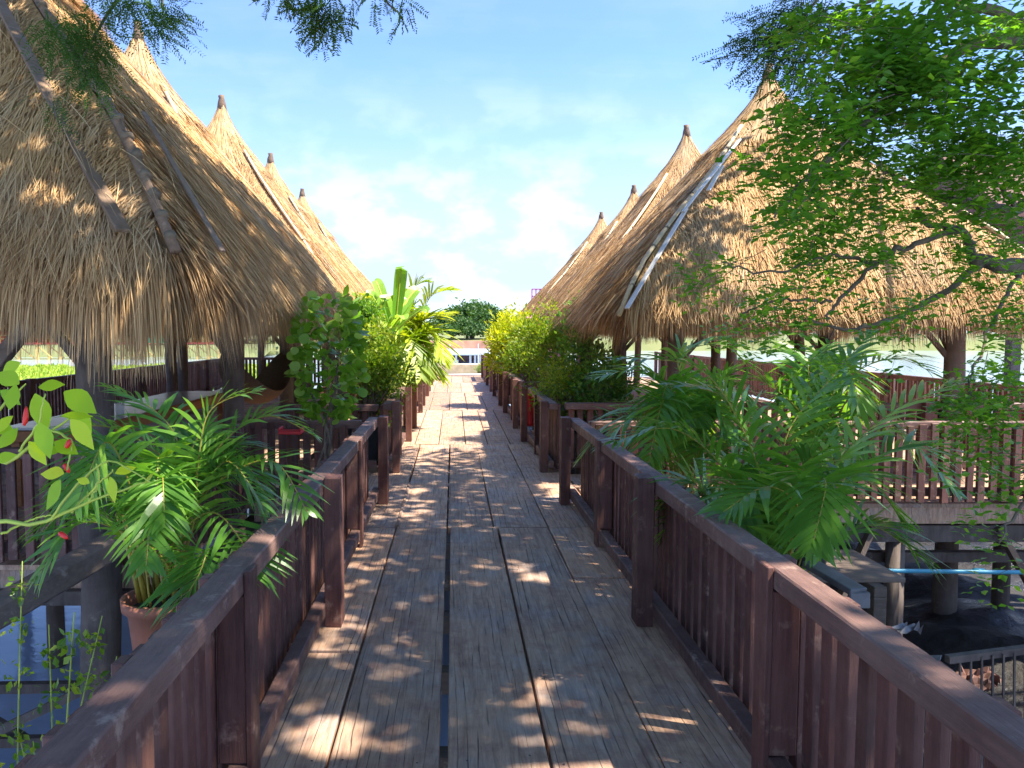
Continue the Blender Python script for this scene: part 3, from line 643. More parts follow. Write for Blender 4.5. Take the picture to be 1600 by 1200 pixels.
# left potted palm
PB = np.array((-1.28, 3.45, .42))
pot((-1.28, 3.45, .08), .17, .36, M['terracotta'], 'terracotta pot under the left palm, half behind the left fence')
g = G(); g.box((-1.55, 3.1, .01), (-.86, 3.32, .05)); g.box((-1.55, 3.34, .012), (-.86, 3.58, .05)); g.box((-1.55, 3.6, .01), (-.86, 3.8, .05)); g.box((-1.5, 3.15, -.05), (-.86, 3.22, .008)); g.box((-1.5, 3.68, -.05), (-.86, 3.75, .008))
tag(g.build('pot_shelf', M['beamw'], bevel=.004), 'small plank shelf outside the left fence under the terracotta pot', 'shelf')
t = thing('areca_palm', PB, 0, 'dark green feathery palm in the terracotta pot arching over the left fence', 'palm')
def rel(b, lst): return [np.array(W(*q)) - b for q in lst]
keys = [([(0, 0, 0)] + rel(PB, [(300, 800, 3.45), (360, 740, 3.4), (430, 722, 3.3), (480, 800, 3.15)]), .35),
        ([(0, 0, 0)] + rel(PB, [(290, 790, 3.5), (350, 690, 3.5), (420, 650, 3.6), (490, 680, 3.65)]), .5),
        ([(0, 0, 0)] + rel(PB, [(270, 850, 3.4), (330, 800, 3.3), (380, 850, 3.15), (400, 900, 3.1)]), .3),
        ([(0, 0, 0)] + rel(PB, [(280, 760, 3.45), (220, 690, 3.4), (150, 665, 3.3), (60, 690, 3.2)]), .55),
        ([(0, 0, 0)] + rel(PB, [(260, 880, 3.35), (190, 830, 3.2), (120, 820, 3.1), (60, 900, 3.0)]), .5),
        ([(0, 0, 0)] + rel(PB, [(300, 830, 3.4), (310, 720, 3.3), (330, 640, 3.3), (400, 610, 3.35)]), .75),
        ([(0, 0, 0)] + rel(PB, [(290, 900, 3.3), (320, 860, 3.1), (310, 900, 3.0), (270, 960, 2.95)]), .25),
        ([(0, 0, 0)] + rel(PB, [(270, 800, 3.5), (280, 700, 3.6), (240, 640, 3.7), (160, 600, 3.7)]), .45)]
palm(t, (0, 0, 0), keys, 17, .80, 0, 21, ll=.27, lw=.017, spreadr=.62, nl=28) if False else palm(t, (0, 0, 0), keys, 15, .80, M['palm'], 21, ll=.29, lw=.021, spreadr=.66, nl=26)
# right palms
def mkpalm(base, label, keys, nr, hh, m_, seed, **k):
    base = np.array(base, float); t = thing('areca_palm', base, 0, label, 'palm', 'palms behind the right fence')
    palm(t, (0, 0, 0), [([(0, 0, 0)] + rel(base, l_), r_) for l_, r_ in keys], nr, hh, m_, seed, **k); return t
mkpalm((1.68, 4.15, .0), 'large green palm behind the near right fence with one bright frond raised to the right', [
    ([(1225, 850, 4.1), (1300, 730, 4.1), (1400, 640, 4.15), (1520, 590, 4.2)], .95),
    ([(1200, 800, 4.1), (1160, 670, 4.1), (1090, 575, 4.1), (960, 560, 4.0)], .25),
    ([(1230, 860, 3.9), (1275, 760, 3.6), (1290, 760, 3.4), (1270, 850, 3.25)], .45),
    ([(1240, 850, 4.0), (1330, 740, 4.0), (1430, 700, 4.0), (1560, 740, 3.95)], .55),
    ([(1190, 840, 4.1), (1130, 730, 4.1), (1050, 670, 4.1), (960, 690, 4.0)], .4),
    ([(1200, 820, 4.2), (1180, 700, 4.3), (1130, 620, 4.4), (1040, 600, 4.5)], .35),
    ([(1215, 830, 4.2), (1230, 680, 4.4), (1300, 590, 4.5), (1360, 520, 4.6)], .5),
    ([(1230, 880, 3.8), (1250, 800, 3.6), (1200, 760, 3.45), (1130, 800, 3.35)], .3)], 9, 1.05, M['palm'], 31, ll=.38, lw=.028, spreadr=.95, nl=28)
mkpalm((1.95, 6.6, .0), 'mid green palm in front of the right cross walk fence, left of the large palm', [
    ([(1060, 640, 6.5), (1010, 580, 6.4), (930, 590, 6.3)], .7), ([(1080, 640, 6.5), (1060, 560, 6.5), (1130, 540, 6.5), (1200, 600, 6.4)], .5),
    ([(1060, 660, 6.4), (1000, 640, 6.3), (940, 700, 6.2)], .6)], 13, 1.35, M['palm'], 32, ll=.42, lw=.032, spreadr=1.0, nl=24)
mkpalm((3.0, 6.6, .0), 'dark thin leaved palm in front of the middle of the right cross walk fence', [
    ([(1290, 680, 6.5), (1330, 590, 6.4), (1400, 560, 6.4), (1470, 590, 6.3)], .3), ([(1270, 680, 6.5), (1200, 600, 6.5), (1140, 600, 6.5)], .2)], 12, 1.45, M['palm'], 33, ll=.42, lw=.03, spreadr=.95, nl=24)
for bx_, by_, zb in ((1.68, 4.15, 0), (1.95, 6.6, 0), (3.0, 6.6, 0)):
    g = G(); 
    pot((bx_, by_, -.34), .2, .36, M['plastic_black'], {1.68: 'black pot of the large palm behind the near right fence', 1.95: 'black pot of the mid green palm by the right cross walk', 3.0: 'black pot of the dark palm at the middle of the right cross walk'}[bx_], group='black palm pots')
g = G(); 
for q in range(4): g.box((1.34, 3.75 + q * .21, -.385), (2.1, 3.95 + q * .21, -.345))
for q in range(4): g.box((1.34, 6.2 + q * .21, -.385), (3.6, 6.4 + q * .21, -.345))
g.box((1.4, 3.7, -.47), (1.5, 7.3, -.388)); g.box((1.95, 3.7, -.47), (2.05, 7.3, -.388)); g.box((3.3, 6.1, -.47), (3.4, 7.3, -.388))
for q in ((1.45, 3.8), (2.0, 3.8), (1.45, 7.1), (2.0, 7.1), (3.35, 6.15), (3.35, 7.2)): g.box((q[0] - .05, q[1] - .05, -2.3), (q[0] + .05, q[1] + .05, -.472))
tag(g.build('pot_shelf', M['beamw'], bevel=.004), 'low plank shelf outside the right fence carrying the black palm pots', 'shelf')
# yellow palm, left far
b = np.array((-1.0, 12.9, .2))
t = thing('golden_palm', b, 0, 'yellow green sunlit palm at the far left side of the boardwalk', 'palm')
palm(t, (0, 0, 0), [([(0, 0, 0)] + rel(b, l_), r_) for l_, r_ in [([(655, 520, 12.9), (672, 465, 12.9), (708, 452, 12.8)], .75), ([(650, 520, 12.9), (660, 500, 12.8), (706, 488, 12.6)], .95), ([(640, 520, 12.9), (645, 455, 12.9), (665, 440, 12.9)], .3), ([(650, 540, 12.8), (675, 520, 12.7), (694, 560, 12.5)], .8)]],
     46, 1.95, M['palm_gold'], 41, ll=.62, lw=.055, spreadr=.95, nl=26)

def bush(name, base, rx, rz, zc, n, ls, lw, m_, label, stems=7, clusters=40, off=0, cat='shrub', group='plants between the boardwalk and the huts', blade=False, flowers=None, up=.35, ry=None, seed=1, stemm=None):
    global rng; old = rng; rng = np.random.default_rng(seed); base = np.array(base, float); ry = ry or rx
    t = thing(name, base, 0, label, cat, group)
    gs = G(); C_ = rs(clusters) * (rng.uniform(.25, 1, clusters) ** .5)[:, None] * np.array((rx, ry, rz)) * rng.uniform(.8, 1.15, (clusters, 1)) + np.array((off, 0, zc))
    st = [np.array((rng.normal(0, .04), rng.normal(0, .04), 0)) for _ in range(stems)]
    for i in range(clusters):
        s_ = st[i % stems]; e = C_[i]; mid = s_ * .5 + np.array((e[0] * .35, e[1] * .35, e[2] * .55)); gs.tube(bez([s_, mid, e], 6), np.linspace(.014, .003, 6), 5)
    gs.build('stems', stemm or M['bark'], t)
    g = G(); k = rng.integers(0, clusters, n); cr = .30 * (rx + rz) / 2 * 1.15
    B = C_[k] + rng.normal(0, cr * .5, (n, 3)); D = nrm(nrm(B - C_[k]) + np.array((0, 0, up)) + rs(n) * .35); l = ls * rng.uniform(.6, 1.3, n)
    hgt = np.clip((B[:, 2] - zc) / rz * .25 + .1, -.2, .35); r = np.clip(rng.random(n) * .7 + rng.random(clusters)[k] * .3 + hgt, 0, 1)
    if blade: g.blade(B, D, nrm(rs(n) + (0, 0, .8)), l, l * lw, droop=.25, r=r)
    else: g.leaf(B, D, nrm(rs(n) + (0, 0, .8)), l, l * lw, r=r, droop=.1)
    g.build('foliage', m_, t)
    if flowers:
        g = G(); nf = flowers[0]; kk = rng.integers(0, clusters, nf)
        for q in C_[kk] * 1.12 + rng.normal(0, .03, (nf, 3)):
            g.leaf(np.repeat(q[None], 6, 0), rs(6), rs(6), .035, .03)
        g.build('blossom', flowers[1], t)
    rng = old; return t
M['pinkflower'] = m_plain('pink_petals', (.75, .30, .45), .6, .1)
# left side
ab = W(500, 700, 6.4); ab[2] = .05
t = thing('aralia_shrub', ab, 0, 'slender round leaved shrub with cream leaf edges beside the left fence post', 'shrub', 'plants between the boardwalk and the huts')
gs = G(); tp = W(515, 560, 6.4) - ab
for k in range(4): 
    o_ = np.array((rng.normal(0, .025), rng.normal(0, .025), 0)); gs.tube(bez([o_, o_ * 2 + (0.02, 0, .35), tp * .6 + rng.normal(0, .05, 3), tp + rng.normal(0, .10, 3)], 12) + rng.normal(0, .004, (12, 3)), np.linspace(.020, .009, 12), 7)
gs.build('stems', M['bark'], t, smooth=True)
g = G(); n_ = 760; cc = W(513, 565, 6.4) - ab
zz_ = rng.uniform(-1, 1, n_); rr = np.sqrt(np.clip(1.08 - zz_ ** 2 * .85, .05, 2)) * .25 * rng.uniform(.55, 1.1, n_); a = rng.uniform(0, 2 * math.pi, n_)
B = cc + np.stack([np.cos(a) * rr, np.sin(a) * rr, zz_ * .50 + .02], -1); D = nrm(np.stack([np.cos(a), np.sin(a), .45 + 0 * a], -1) + rs(n_) * .6)
l = rng.uniform(.04, .095, n_); g.blade(B, D, nrm(rs(n_) * .5 + np.stack([np.cos(a) * .8, np.sin(a) * .8, .7 + 0 * a], -1)), l, l * 1.0, prof=(.25, .85, 1, .95, .7, .25), droop=.12, r=np.clip(rng.random(n_) * .75 + (zz_ + 1) * .12, 0, 1)); g.build('foliage', M['aralia'], t)
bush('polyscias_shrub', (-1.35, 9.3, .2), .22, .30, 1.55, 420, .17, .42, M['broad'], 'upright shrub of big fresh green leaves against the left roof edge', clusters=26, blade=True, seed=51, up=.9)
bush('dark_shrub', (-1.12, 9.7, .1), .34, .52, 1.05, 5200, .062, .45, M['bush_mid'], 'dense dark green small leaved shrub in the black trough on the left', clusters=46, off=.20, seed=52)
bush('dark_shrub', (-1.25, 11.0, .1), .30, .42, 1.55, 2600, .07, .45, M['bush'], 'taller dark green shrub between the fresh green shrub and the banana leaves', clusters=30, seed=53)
g = G(); bb = W(600, 640, 9.75); g.box((-1.50, 9.55, .02), (-.86, 9.95, .46), jit=.004); tr = tag(g.build('planter_trough', M['plastic_black'], bevel=.012), 'long black plastic trough under the dark green shrub on the left', 'planter')
# banana like plant
bb = W(612, 600, 11.6); bb[2] = .1
t = thing('banana_plant', bb, 0, 'bright green broad leaved banana plant rising behind the left shrubs', 'plant', 'plants between the boardwalk and the huts')
gs = G(); g = G()
for tipx, tipy, yd in ((628, 418, 11.4), (668, 488, 11.2), (600, 470, 11.5), (585, 440, 11.8), (640, 470, 11.9), (655, 455, 12.0), (610, 520, 11.2), (590, 500, 11.3), (632, 500, 11.1), (575, 462, 11.3)):
    tip = W(tipx, tipy, yd) - bb; st = np.array((rng.normal(0, .04), rng.normal(0, .04), 1.25)); root_ = st * .85 + tip * .15 + np.array((0, 0, .12 + .1 * rng.random()))
    P = bez([st * .1, st, root_, tip * .78 + root_ * .22 + (0, 0, .09), tip], 22); gs.tube(P, np.linspace(.03, .006, 22), 6)
    q = P[10:]; k = len(q); wd_ = np.sin(np.linspace(.12, 3.05, k)) ** .65 * .17; T = nrm(np.gradient(q, axis=0)); sd_ = nrm(np.cross(T, np.array((.25, -.6, .75)))); nn = np.cross(sd_, T)
    for sg in (1, -1): g.ribbon((q + sd_ * sg * wd_[:, None] * .27 + nn * .012)[None], (sd_ + nn * sg * .28)[None], (wd_ * .56)[None], np.array([rng.uniform(.3, 1)]))
g.build('leaf_blades', M['broad'], t); gs.build('stems', M['stem'], t, smooth=True)
bush('croton', (-.86, 10.9, .1), .13, .08, .85, 40, .20, .16, M['bush_gold'], 'small yellow strap leaved plant on the rail beyond the dark shrub', clusters=3, blade=True, seed=54, up=.2)
bush('low_shrub', (*W(560, 640, 8.9)[:2], .0), .28, .14, .5, 700, .06, .4, M['bush_mid'], 'low leafy shrub at the foot of the aralia behind the left cross fence', clusters=14, seed=55) if False else None
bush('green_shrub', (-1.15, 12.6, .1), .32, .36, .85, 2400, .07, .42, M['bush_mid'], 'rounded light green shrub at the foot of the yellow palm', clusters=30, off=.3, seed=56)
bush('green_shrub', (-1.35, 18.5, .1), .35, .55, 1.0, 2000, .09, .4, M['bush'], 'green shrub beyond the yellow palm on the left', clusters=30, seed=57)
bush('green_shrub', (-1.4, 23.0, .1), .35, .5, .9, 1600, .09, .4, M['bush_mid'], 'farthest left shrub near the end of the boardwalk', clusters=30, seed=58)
# right side
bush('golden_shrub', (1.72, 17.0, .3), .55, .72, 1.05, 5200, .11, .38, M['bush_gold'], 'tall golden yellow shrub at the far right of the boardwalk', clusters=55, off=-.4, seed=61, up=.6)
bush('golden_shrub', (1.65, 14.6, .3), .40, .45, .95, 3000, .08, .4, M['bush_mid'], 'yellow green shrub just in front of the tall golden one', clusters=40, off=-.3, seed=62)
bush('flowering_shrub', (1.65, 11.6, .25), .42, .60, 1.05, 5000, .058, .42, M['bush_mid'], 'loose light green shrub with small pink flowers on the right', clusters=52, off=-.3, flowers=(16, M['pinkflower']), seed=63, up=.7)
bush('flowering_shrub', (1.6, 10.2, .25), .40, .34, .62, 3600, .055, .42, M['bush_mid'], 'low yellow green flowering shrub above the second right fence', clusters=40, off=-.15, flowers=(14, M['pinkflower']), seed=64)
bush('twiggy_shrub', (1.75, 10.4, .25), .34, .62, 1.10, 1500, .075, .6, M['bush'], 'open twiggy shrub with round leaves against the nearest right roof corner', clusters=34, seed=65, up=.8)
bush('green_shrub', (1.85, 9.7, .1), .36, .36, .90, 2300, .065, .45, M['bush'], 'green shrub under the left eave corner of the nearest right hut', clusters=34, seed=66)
bush('broad_herb', (*W(935, 640, 8.85)[:2], -.02), .14, .10, .72, 120, .12, .6, M['bush'], 'blue green broad leaved herb at the corner of the right cross walk', clusters=8, blade=True, seed=67) if False else None
bush('green_shrub', (1.75, 21.5, .1), .4, .55, 1.0, 2000, .1, .4, M['bush'], 'farthest right shrub behind the golden one', clusters=30, seed=68)
for i, (px_, yy_, x1_) in enumerate(((850, 10.9, .9), (812, 14.9, .9), (795, 17.0, .9))):
    g = G(); x0_ = 1.32; g.box((x0_, yy_ - .95, .0), (x0_ + .72, yy_ + .95, .34)); g.box((x0_ + .03, yy_ - .92, .345), (x0_ + .69, yy_ + .92, .36), mi=1)
    tag(g.build('planter_box', [M['beamw'], M['soil']], bevel=.006), ['wooden planter box under the flowering shrubs on the right', 'wooden planter box under the yellow green shrub on the right', 'wooden planter box under the tall golden shrub on the right'][i], 'planter', 'planter boxes on the right')

# chili plant at the left edge
cb_ = np.array((-1.05, 1.5, .35)); t = thing('chili_plant', cb_, 0, 'bright green chili plant with red chillies leaning in at the left edge', 'plant')
gs = G(); g = G(); gc = G()
def cp(a, b_, y): return W(a, b_, y) - cb_
br = [[(0, 0, 0), cp(-60, 880, 1.5), cp(60, 820, 1.45), cp(150, 780, 1.45), cp(232, 752, 1.45)], [(0, 0, 0), cp(-60, 800, 1.5), cp(20, 720, 1.45), cp(70, 680, 1.45), cp(130, 640, 1.45)],
      [cp(80, 812, 1.45), cp(110, 770, 1.42), cp(170, 720, 1.42), cp(235, 755, 1.4)], [cp(0, 835, 1.47), cp(50, 812, 1.5), cp(80, 805, 1.5)], [(0, 0, 0), cp(-40, 720, 1.5), cp(0, 640, 1.5), cp(40, 600, 1.5)],
      [cp(30, 705, 1.45), cp(60, 660, 1.4), cp(70, 615, 1.4)], [cp(140, 785, 1.45), cp(155, 750, 1.47), cp(150, 725, 1.47)], [cp(80, 672, 1.45), cp(110, 690, 1.42), cp(105, 735, 1.4)], [cp(110, 800, 1.45), cp(150, 760, 1.5), cp(178, 735, 1.5)]]
for i, b_ in enumerate(br): P = bez(b_, 16); gs.tube(P + rng.normal(0, .0012, P.shape), np.linspace(.006 if i in (0, 1, 4) else .0028, .0014, 16), 6)
gs.build('stems', M['stem'], t, smooth=True)
lv = [(30, 600, -40, -25), (60, 605, 45, -10), (100, 612, 55, 28), (55, 615, 20, 60), (20, 650, -40, 30), (95, 650, 55, -5), (110, 655, 40, 45), (60, 660, 20, 55), (120, 640, 25, 35), (0, 700, 30, -40), (15, 640, 10, -50), (85, 690, 40, 15), (5, 580, 30, -20),
      (100, 740, -40, -5), (95, 750, -25, 45), (160, 735, 2, -22), (180, 740, 35, -15), (172, 745, 8, 40), (228, 755, 12, -22), (140, 755, -22, -10), (65, 705, 35, -5), (45, 690, 30, 35), (0, 610, 35, 20), (-20, 660, 50, 15), (-10, 720, 40, -15)]
for (a, b_, dx, dy) in lv:
    y_ = 1.42 + rng.uniform(-.05, .05); p = W(a, b_, y_); q = W(a + dx, b_ + dy, y_ + rng.uniform(-.03, .03)); D = q - p; ln_ = np.linalg.norm(D) * .92
    nv = nrm(np.array((rng.normal(0, .35), -.75, .55))); g.blade((p - cb_)[None], D[None], nv[None], ln_, ln_ * .52, prof=(.08, .62, .95, 1, .78, .42, .03), droop=.12, r=np.array([rng.random()]))
g.build('leaves', M['chili'], t)
for (a, b_, dx, dy) in ((38, 665, 3, -30), (92, 832, 14, 10), (100, 725, 8, 14), (103, 700, 6, -14)):
    p = W(a, b_, 1.41) - cb_; q = W(a + dx, b_ + dy, 1.41) - cb_; gc = G(); P = bez([p, (p + q) / 2 + (0.001, 0, 0), q], 6); gc.tube(P, [.0022, .0046, .005, .0046, .0034, .001], 8); gc.build('chilli', M['chilired'], t, smooth=True)

# weeds by the water bottom left and bottom right
def weed(base, h_, n_, m_, label, seed, ls=.035, group='weeds growing up beside the fences'):
    global rng; old = rng; rng = np.random.default_rng(seed); t = thing('weed', base, 0, label, 'weed', group); gs = G(); g = G()
    for i in range(n_):
        e = np.array((rng.normal(0, .22), rng.normal(0, .22), h_ * rng.uniform(.6, 1))); P = bez([(rng.normal(0, .05), rng.normal(0, .05), 0), e * .5 + rng.normal(0, .04, 3), e], 12); gs.tube(P, np.linspace(.005, .002, 12), 4)
        k = 110; u = rng.uniform(.55, 1, k); idx = (u * 11).astype(int); B = P[idx] + rng.normal(0, .025, (k, 3)); D = rs(k) + (0, 0, .3); l = ls * rng.uniform(.6, 1.3, k); g.leaf(B, D, nrm(rs(k) + (0, 0, 1)), l, l * .55)
    gs.build('stems', M['stem'], t); g.build('leaves', m_, t); rng = old
weed((-1.45, 2.65, -1.2), 1.95, 8, M['bush_mid'], 'thin leafy weed climbing past the post at the lower left', 71)
weed((-1.16, 2.1, -1.2), 1.75, 10, M['bush_mid'], 'bushy pale weed in the bottom left corner outside the fence', 72)
weed((1.75, 2.3, -1.7), 1.75, 6, M['bush_mid'], 'thin weed seen between the slats at the bottom right', 73)
weed((1.55, 1.75, -1.7), 1.7, 6, M['bush_mid'], 'thin weed between the slats in the bottom right corner', 74)
t = thing('strap_leaf_plant', (-1.12, 1.95, -.05), 0, 'plant with one long broad green blade at the bottom left corner', 'plant'); g = G()
for k in range(6):
    a = rng.uniform(-.6, .6); P = bez([(0, 0, 0), (.01 * k, .02, .30), (.02 * k, .1 * a, .50 + .02 * k), (.035 * k, .2 * a, .56)], 14); g.ribbon(P[None], np.array((.35, .9, .1))[None], (np.sin(np.linspace(.3, 3.1, 14)) * .045)[None])
g.build('blades', M['palm'], t)

# ------------------------------------------------------------------ trees overhead
def spray(g, B, D, L_, pairs, ls, lw, droop=.25, flat=.35, r=None):
    "pinnate sprays: n rachises each with pairs of leaflets"
    n_ = len(B); D = nrm(D); up = nrm(np.array((0, 0, 1.)) + rs(n_) * flat); sd_ = nrm(np.cross(D, up)); u = np.linspace(.12, 1, pairs)
    L_ = np.broadcast_to(L_, (n_,)); r = rng.random(n_) if r is None else r
    for sg in (1, -1):
        P = B[:, None] + D[:, None] * (L_[:, None] * u)[..., None] - np.array((0, 0, 1.)) * (L_[:, None] * droop * u ** 2)[..., None]
        dd = nrm(sd_[:, None] * sg + D[:, None] * .35 + rng.normal(0, .12, (n_, pairs, 3)) - np.array((0, 0, droop * .6))); nn = np.broadcast_to(nrm(np.cross(dd, np.cross(up[:, None], dd)) + rng.normal(0, .3, dd.shape)), dd.shape)
        l = ls * rng.uniform(.75, 1.2, (n_, pairs)); l = l.ravel(); g.leaf(P.reshape(-1, 3), dd.reshape(-1, 3), nn.reshape(-1, 3), l, l * lw, r=np.clip(np.repeat(r, pairs) * .6 + rng.random(n_ * pairs) * .4, 0, 1))
# round leaved tree at right: trunk outside the frame, limbs reaching in
TB = np.array((4.6, 3.2, -1.7)); t = thing('moringa_tree', TB, 0, 'leafy tree at the right edge with oval leaflets and grey brown limbs', 'tree')
def tp_(a, b_, y): return W(a, b_, y) - TB
limbs = [([(0, 0, 0), (-.1, 0, 2.0), (-.3, .3, 3.4), tp_(1700, 425, 3.9), tp_(1600, 418, 3.9), tp_(1520, 408, 3.9)], .085, .030),
         ([tp_(1520, 408, 3.9), tp_(1512, 375, 3.9), tp_(1490, 356, 3.85), tp_(1450, 350, 3.8), tp_(1432, 325, 3.75)], .024, .009),
         ([tp_(1535, 412, 3.9), tp_(1470, 460, 3.9), tp_(1400, 495, 3.9), tp_(1330, 515, 3.85), tp_(1265, 500, 3.8)], .018, .006),
         ([tp_(1500, 358, 3.85), tp_(1430, 380, 3.7), tp_(1370, 410, 3.6), tp_(1310, 470, 3.6), tp_(1290, 500, 3.6)], .015, .006),
         ([tp_(1370, 410, 3.6), tp_(1300, 400, 3.5), tp_(1220, 425, 3.5), tp_(1130, 410, 3.4)], .010, .003),
         ([tp_(1300, 470, 3.6), tp_(1220, 470, 3.5), tp_(1160, 490, 3.4)], .007, .003),
         ([(-.3, .3, 3.4), tp_(1660, 330, 3.7), tp_(1590, 325, 3.7), tp_(1490, 315, 3.6), tp_(1440, 295, 3.6), tp_(1380, 270, 3.5)], .03, .007),
         ([tp_(1590, 325, 3.7), tp_(1560, 285, 3.6), tp_(1540, 240, 3.6), tp_(1500, 215, 3.5)], .012, .004),
         ([(-.3, .3, 3.4), (-.3, .1, 4.6), tp_(1640, 60, 3.6), tp_(1500, 80, 3.6), tp_(1380, 170, 3.5), tp_(1270, 270, 3.4), tp_(1210, 340, 3.3)], .05, .004),
         ([tp_(1640, 60, 3.6), tp_(1520, 10, 3.7), tp_(1400, -10, 3.8), tp_(1290, 30, 3.9)], .03, .004),
         ([tp_(1600, 418, 3.9), tp_(1560, 480, 3.8), tp_(1530, 560, 3.6), tp_(1500, 640, 3.4)], .012, .003),
         ([(-.2, .1, 2.5), tp_(1690, 700, 3.2), tp_(1620, 760, 3.1), tp_(1560, 850, 3.0)], .02, .003), ([(-.3, .3, 3.4), (.3, -.6, 4.6), (.2, -1.2, 5.6)], .05, .02), ([(-.3, .3, 3.4), (.9, .5, 4.6), (1.5, .6, 5.4)], .05, .02)]
gs = G(); Lp = []
for pts, r0, r1 in limbs: P = bez(pts, 26); gs.tube(P + np.concatenate([np.zeros((1, 3)), rng.normal(0, .007, (24, 3)), np.zeros((1, 3))]), np.linspace(r0, r1, 26), 9, bump=.05); Lp.append(P)
gs.build('trunk', M['bark'], t, smooth=True)
g = G(); gtw = G()
def bipin(g, gt, B, D, L_, Nn, npin, pr, ls, lw, r):
    "doubly divided fronds: a curved stalk, pairs of side stalks, each with pairs of oval leaflets"
    for b0, d0, l0, n0, r0 in zip(B, nrm(D), L_, nrm(Nn), r):
        sd_ = nrm(np.cross(d0, n0)); up = np.cross(sd_, d0); k = npin; u = np.linspace(.25, 1, k)
        C_ = b0 + d0 * (l0 * u)[:, None] - np.array((0, 0, 1.)) * (l0 * .22 * u ** 2)[:, None]
        gt.tube(np.concatenate([b0[None], C_]), np.linspace(.0018, .0007, k + 1), 4, cap=False)
        lp = l0 * .46 * np.sin(u * 2.3 + .35)
        for sg in (1, -1):
            dp = nrm(sd_ * sg + d0 * .65 + up * .05 + rng.normal(0, .10, (k, 3)) - np.array((0, 0, .12)))
            spray(g, C_, dp, lp, pr, ls, lw, droop=.18, flat=.30, r=np.clip(np.full(k, r0) + rng.normal(0, .1, k), 0, 1))
        spray(g, C_[-1:], nrm(d0 - np.array((0, 0, .3)))[None], np.array([lp[-1] * 1.2]), pr, ls, lw, droop=.18, r=np.array([r0]))
def region(cx_, cy_, rx_, ry_, y_, n_, ls=.046, lw=.60, L_=.34, ysp=.30, rv=.5, ang=3.5, asp=.9):
    c0 = W(cx_, cy_, y_); q = rs(n_) * (rng.uniform(0, 1, n_) ** .45)[:, None]
    B = c0 + q * np.array((rx_ / FPX * y_, ysp, ry_ / FPX * y_)) - TB; a = rng.normal(ang, asp, n_)
    D = np.stack([np.cos(a), rng.normal(-.1, .45, n_), np.sin(a) * .7 - .05], -1); B = B - nrm(D) * L_ * .5
    bipin(g, gtw, B, D, L_ * rng.uniform(.7, 1.15, n_), np.stack([rng.normal(0, .4, n_), rng.normal(-.45, .35, n_), .75 + 0 * a], -1), 5, 3, ls, lw, np.clip(rng.normal(rv, .2, n_), 0, 1))
for a in [(1500, 50, 150, 90, 3.4, 56), (1390, 90, 90, 80, 3.5, 40), (1580, 160, 70, 110, 3.4, 30), (1300, 165, 50, 60, 3.4, 22), (1245, 250, 32, 50, 3.3, 12), (1440, 170, 60, 45, 3.5, 16), (1330, 30, 70, 40, 3.7, 20), (1300, 270, 40, 50, 3.5, 9), (1360, 215, 40, 30, 3.6, 7)]: region(*a[:5], int(a[5] * .62), rv=.55, ls=.050)
for a in [(1510, 235, 60, 35, 3.5, 10), (1570, 250, 45, 50, 3.4, 12), (1430, 255, 50, 25, 3.5, 8), (1350, 310, 50, 30, 3.5, 8), (1420, 330, 50, 30, 3.6, 5), (1350, 400, 60, 25, 3.5, 6), (1150, 408, 40, 10, 3.4, 3),
          (1200, 445, 50, 12, 3.4, 4), (1270, 400, 40, 20, 3.5, 3), (1230, 500, 60, 14, 3.4, 4), (1300, 550, 35, 16, 3.5, 3), (1400, 480, 50, 25, 3.6, 4), (1560, 380, 50, 40, 3.6, 7), (1575, 470, 30, 50, 3.5, 6),
          (1565, 580, 35, 40, 3.3, 8), (1525, 640, 35, 30, 3.3, 6), (1590, 700, 20, 40, 3.1, 4), (1590, 850, 15, 20, 3.0, 2), (1590, 310, 30, 40, 3.5, 8), (1240, 320, 25, 40, 3.4, 6), (1290, 365, 40, 18, 3.5, 4)]: region(*a[:5], int(a[5] * 1.25), rv=.85, ls=.038, L_=.29)
# twigs joining sprays to the limbs are thin
g.build('crown', M['tree'], t); gtw.build('twigs', M['bark'], t)
g = G()
for p in ((1402, 292, 3.5), (1412, 290, 3.5), (1480, 262, 3.5)): q = W(*p) - TB; g.leaf(np.repeat(q[None], 9, 0), rs(9), rs(9), .020, .014)
g.build('blossom', M['pinkflower'], t)

# big fine leaved tree overhead: trunk stands right of the walk behind the camera's right shoulder
TB2 = np.array((7.2, .6, -1.9)); t = thing('rain_tree', TB2, 0, 'tall spreading tree whose fine feathery leaves hang into the top of the picture', 'tree')
gs = G(); ends = []
lim2 = [[(7.2, .6, -1.9), (7.1, .7, 1.5), (6.8, 1.0, 4.0), (5.5, 2.0, 5.6), (3.0, 4.0, 6.6), (-.5, 4.5, 6.7), (-3.5, 4.6, 6.9)], [(6.8, 1, 4), (7.5, 3, 5.6), (7.6, 5.5, 6.6), (7.2, 8.0, 7.2)], [(5.5, 2, 5.6), (5, 5, 6.8), (4.6, 8.0, 7.2)],
        [(5.5, 2, 5.6), (3, 1.5, 6.5), (0, 1.2, 6.8), (-3, 1.5, 7)], [(6.8, 1, 4), (9, 1.5, 5.8), (11, 2.5, 6.6)], [(3, 4, 6.6), (2.0, 6.0, 6.9), (1.6, 8.0, 7.0)], [(6.8, 1, 4), (8.5, -1, 6), (9, -2, 6.6)]]
for i, pts in enumerate(lim2): P = bez([np.array(q) - TB2 for q in pts], 30); gs.tube(P, np.linspace(.24 if i == 0 else .10, .025, 30), 10, bump=.05)
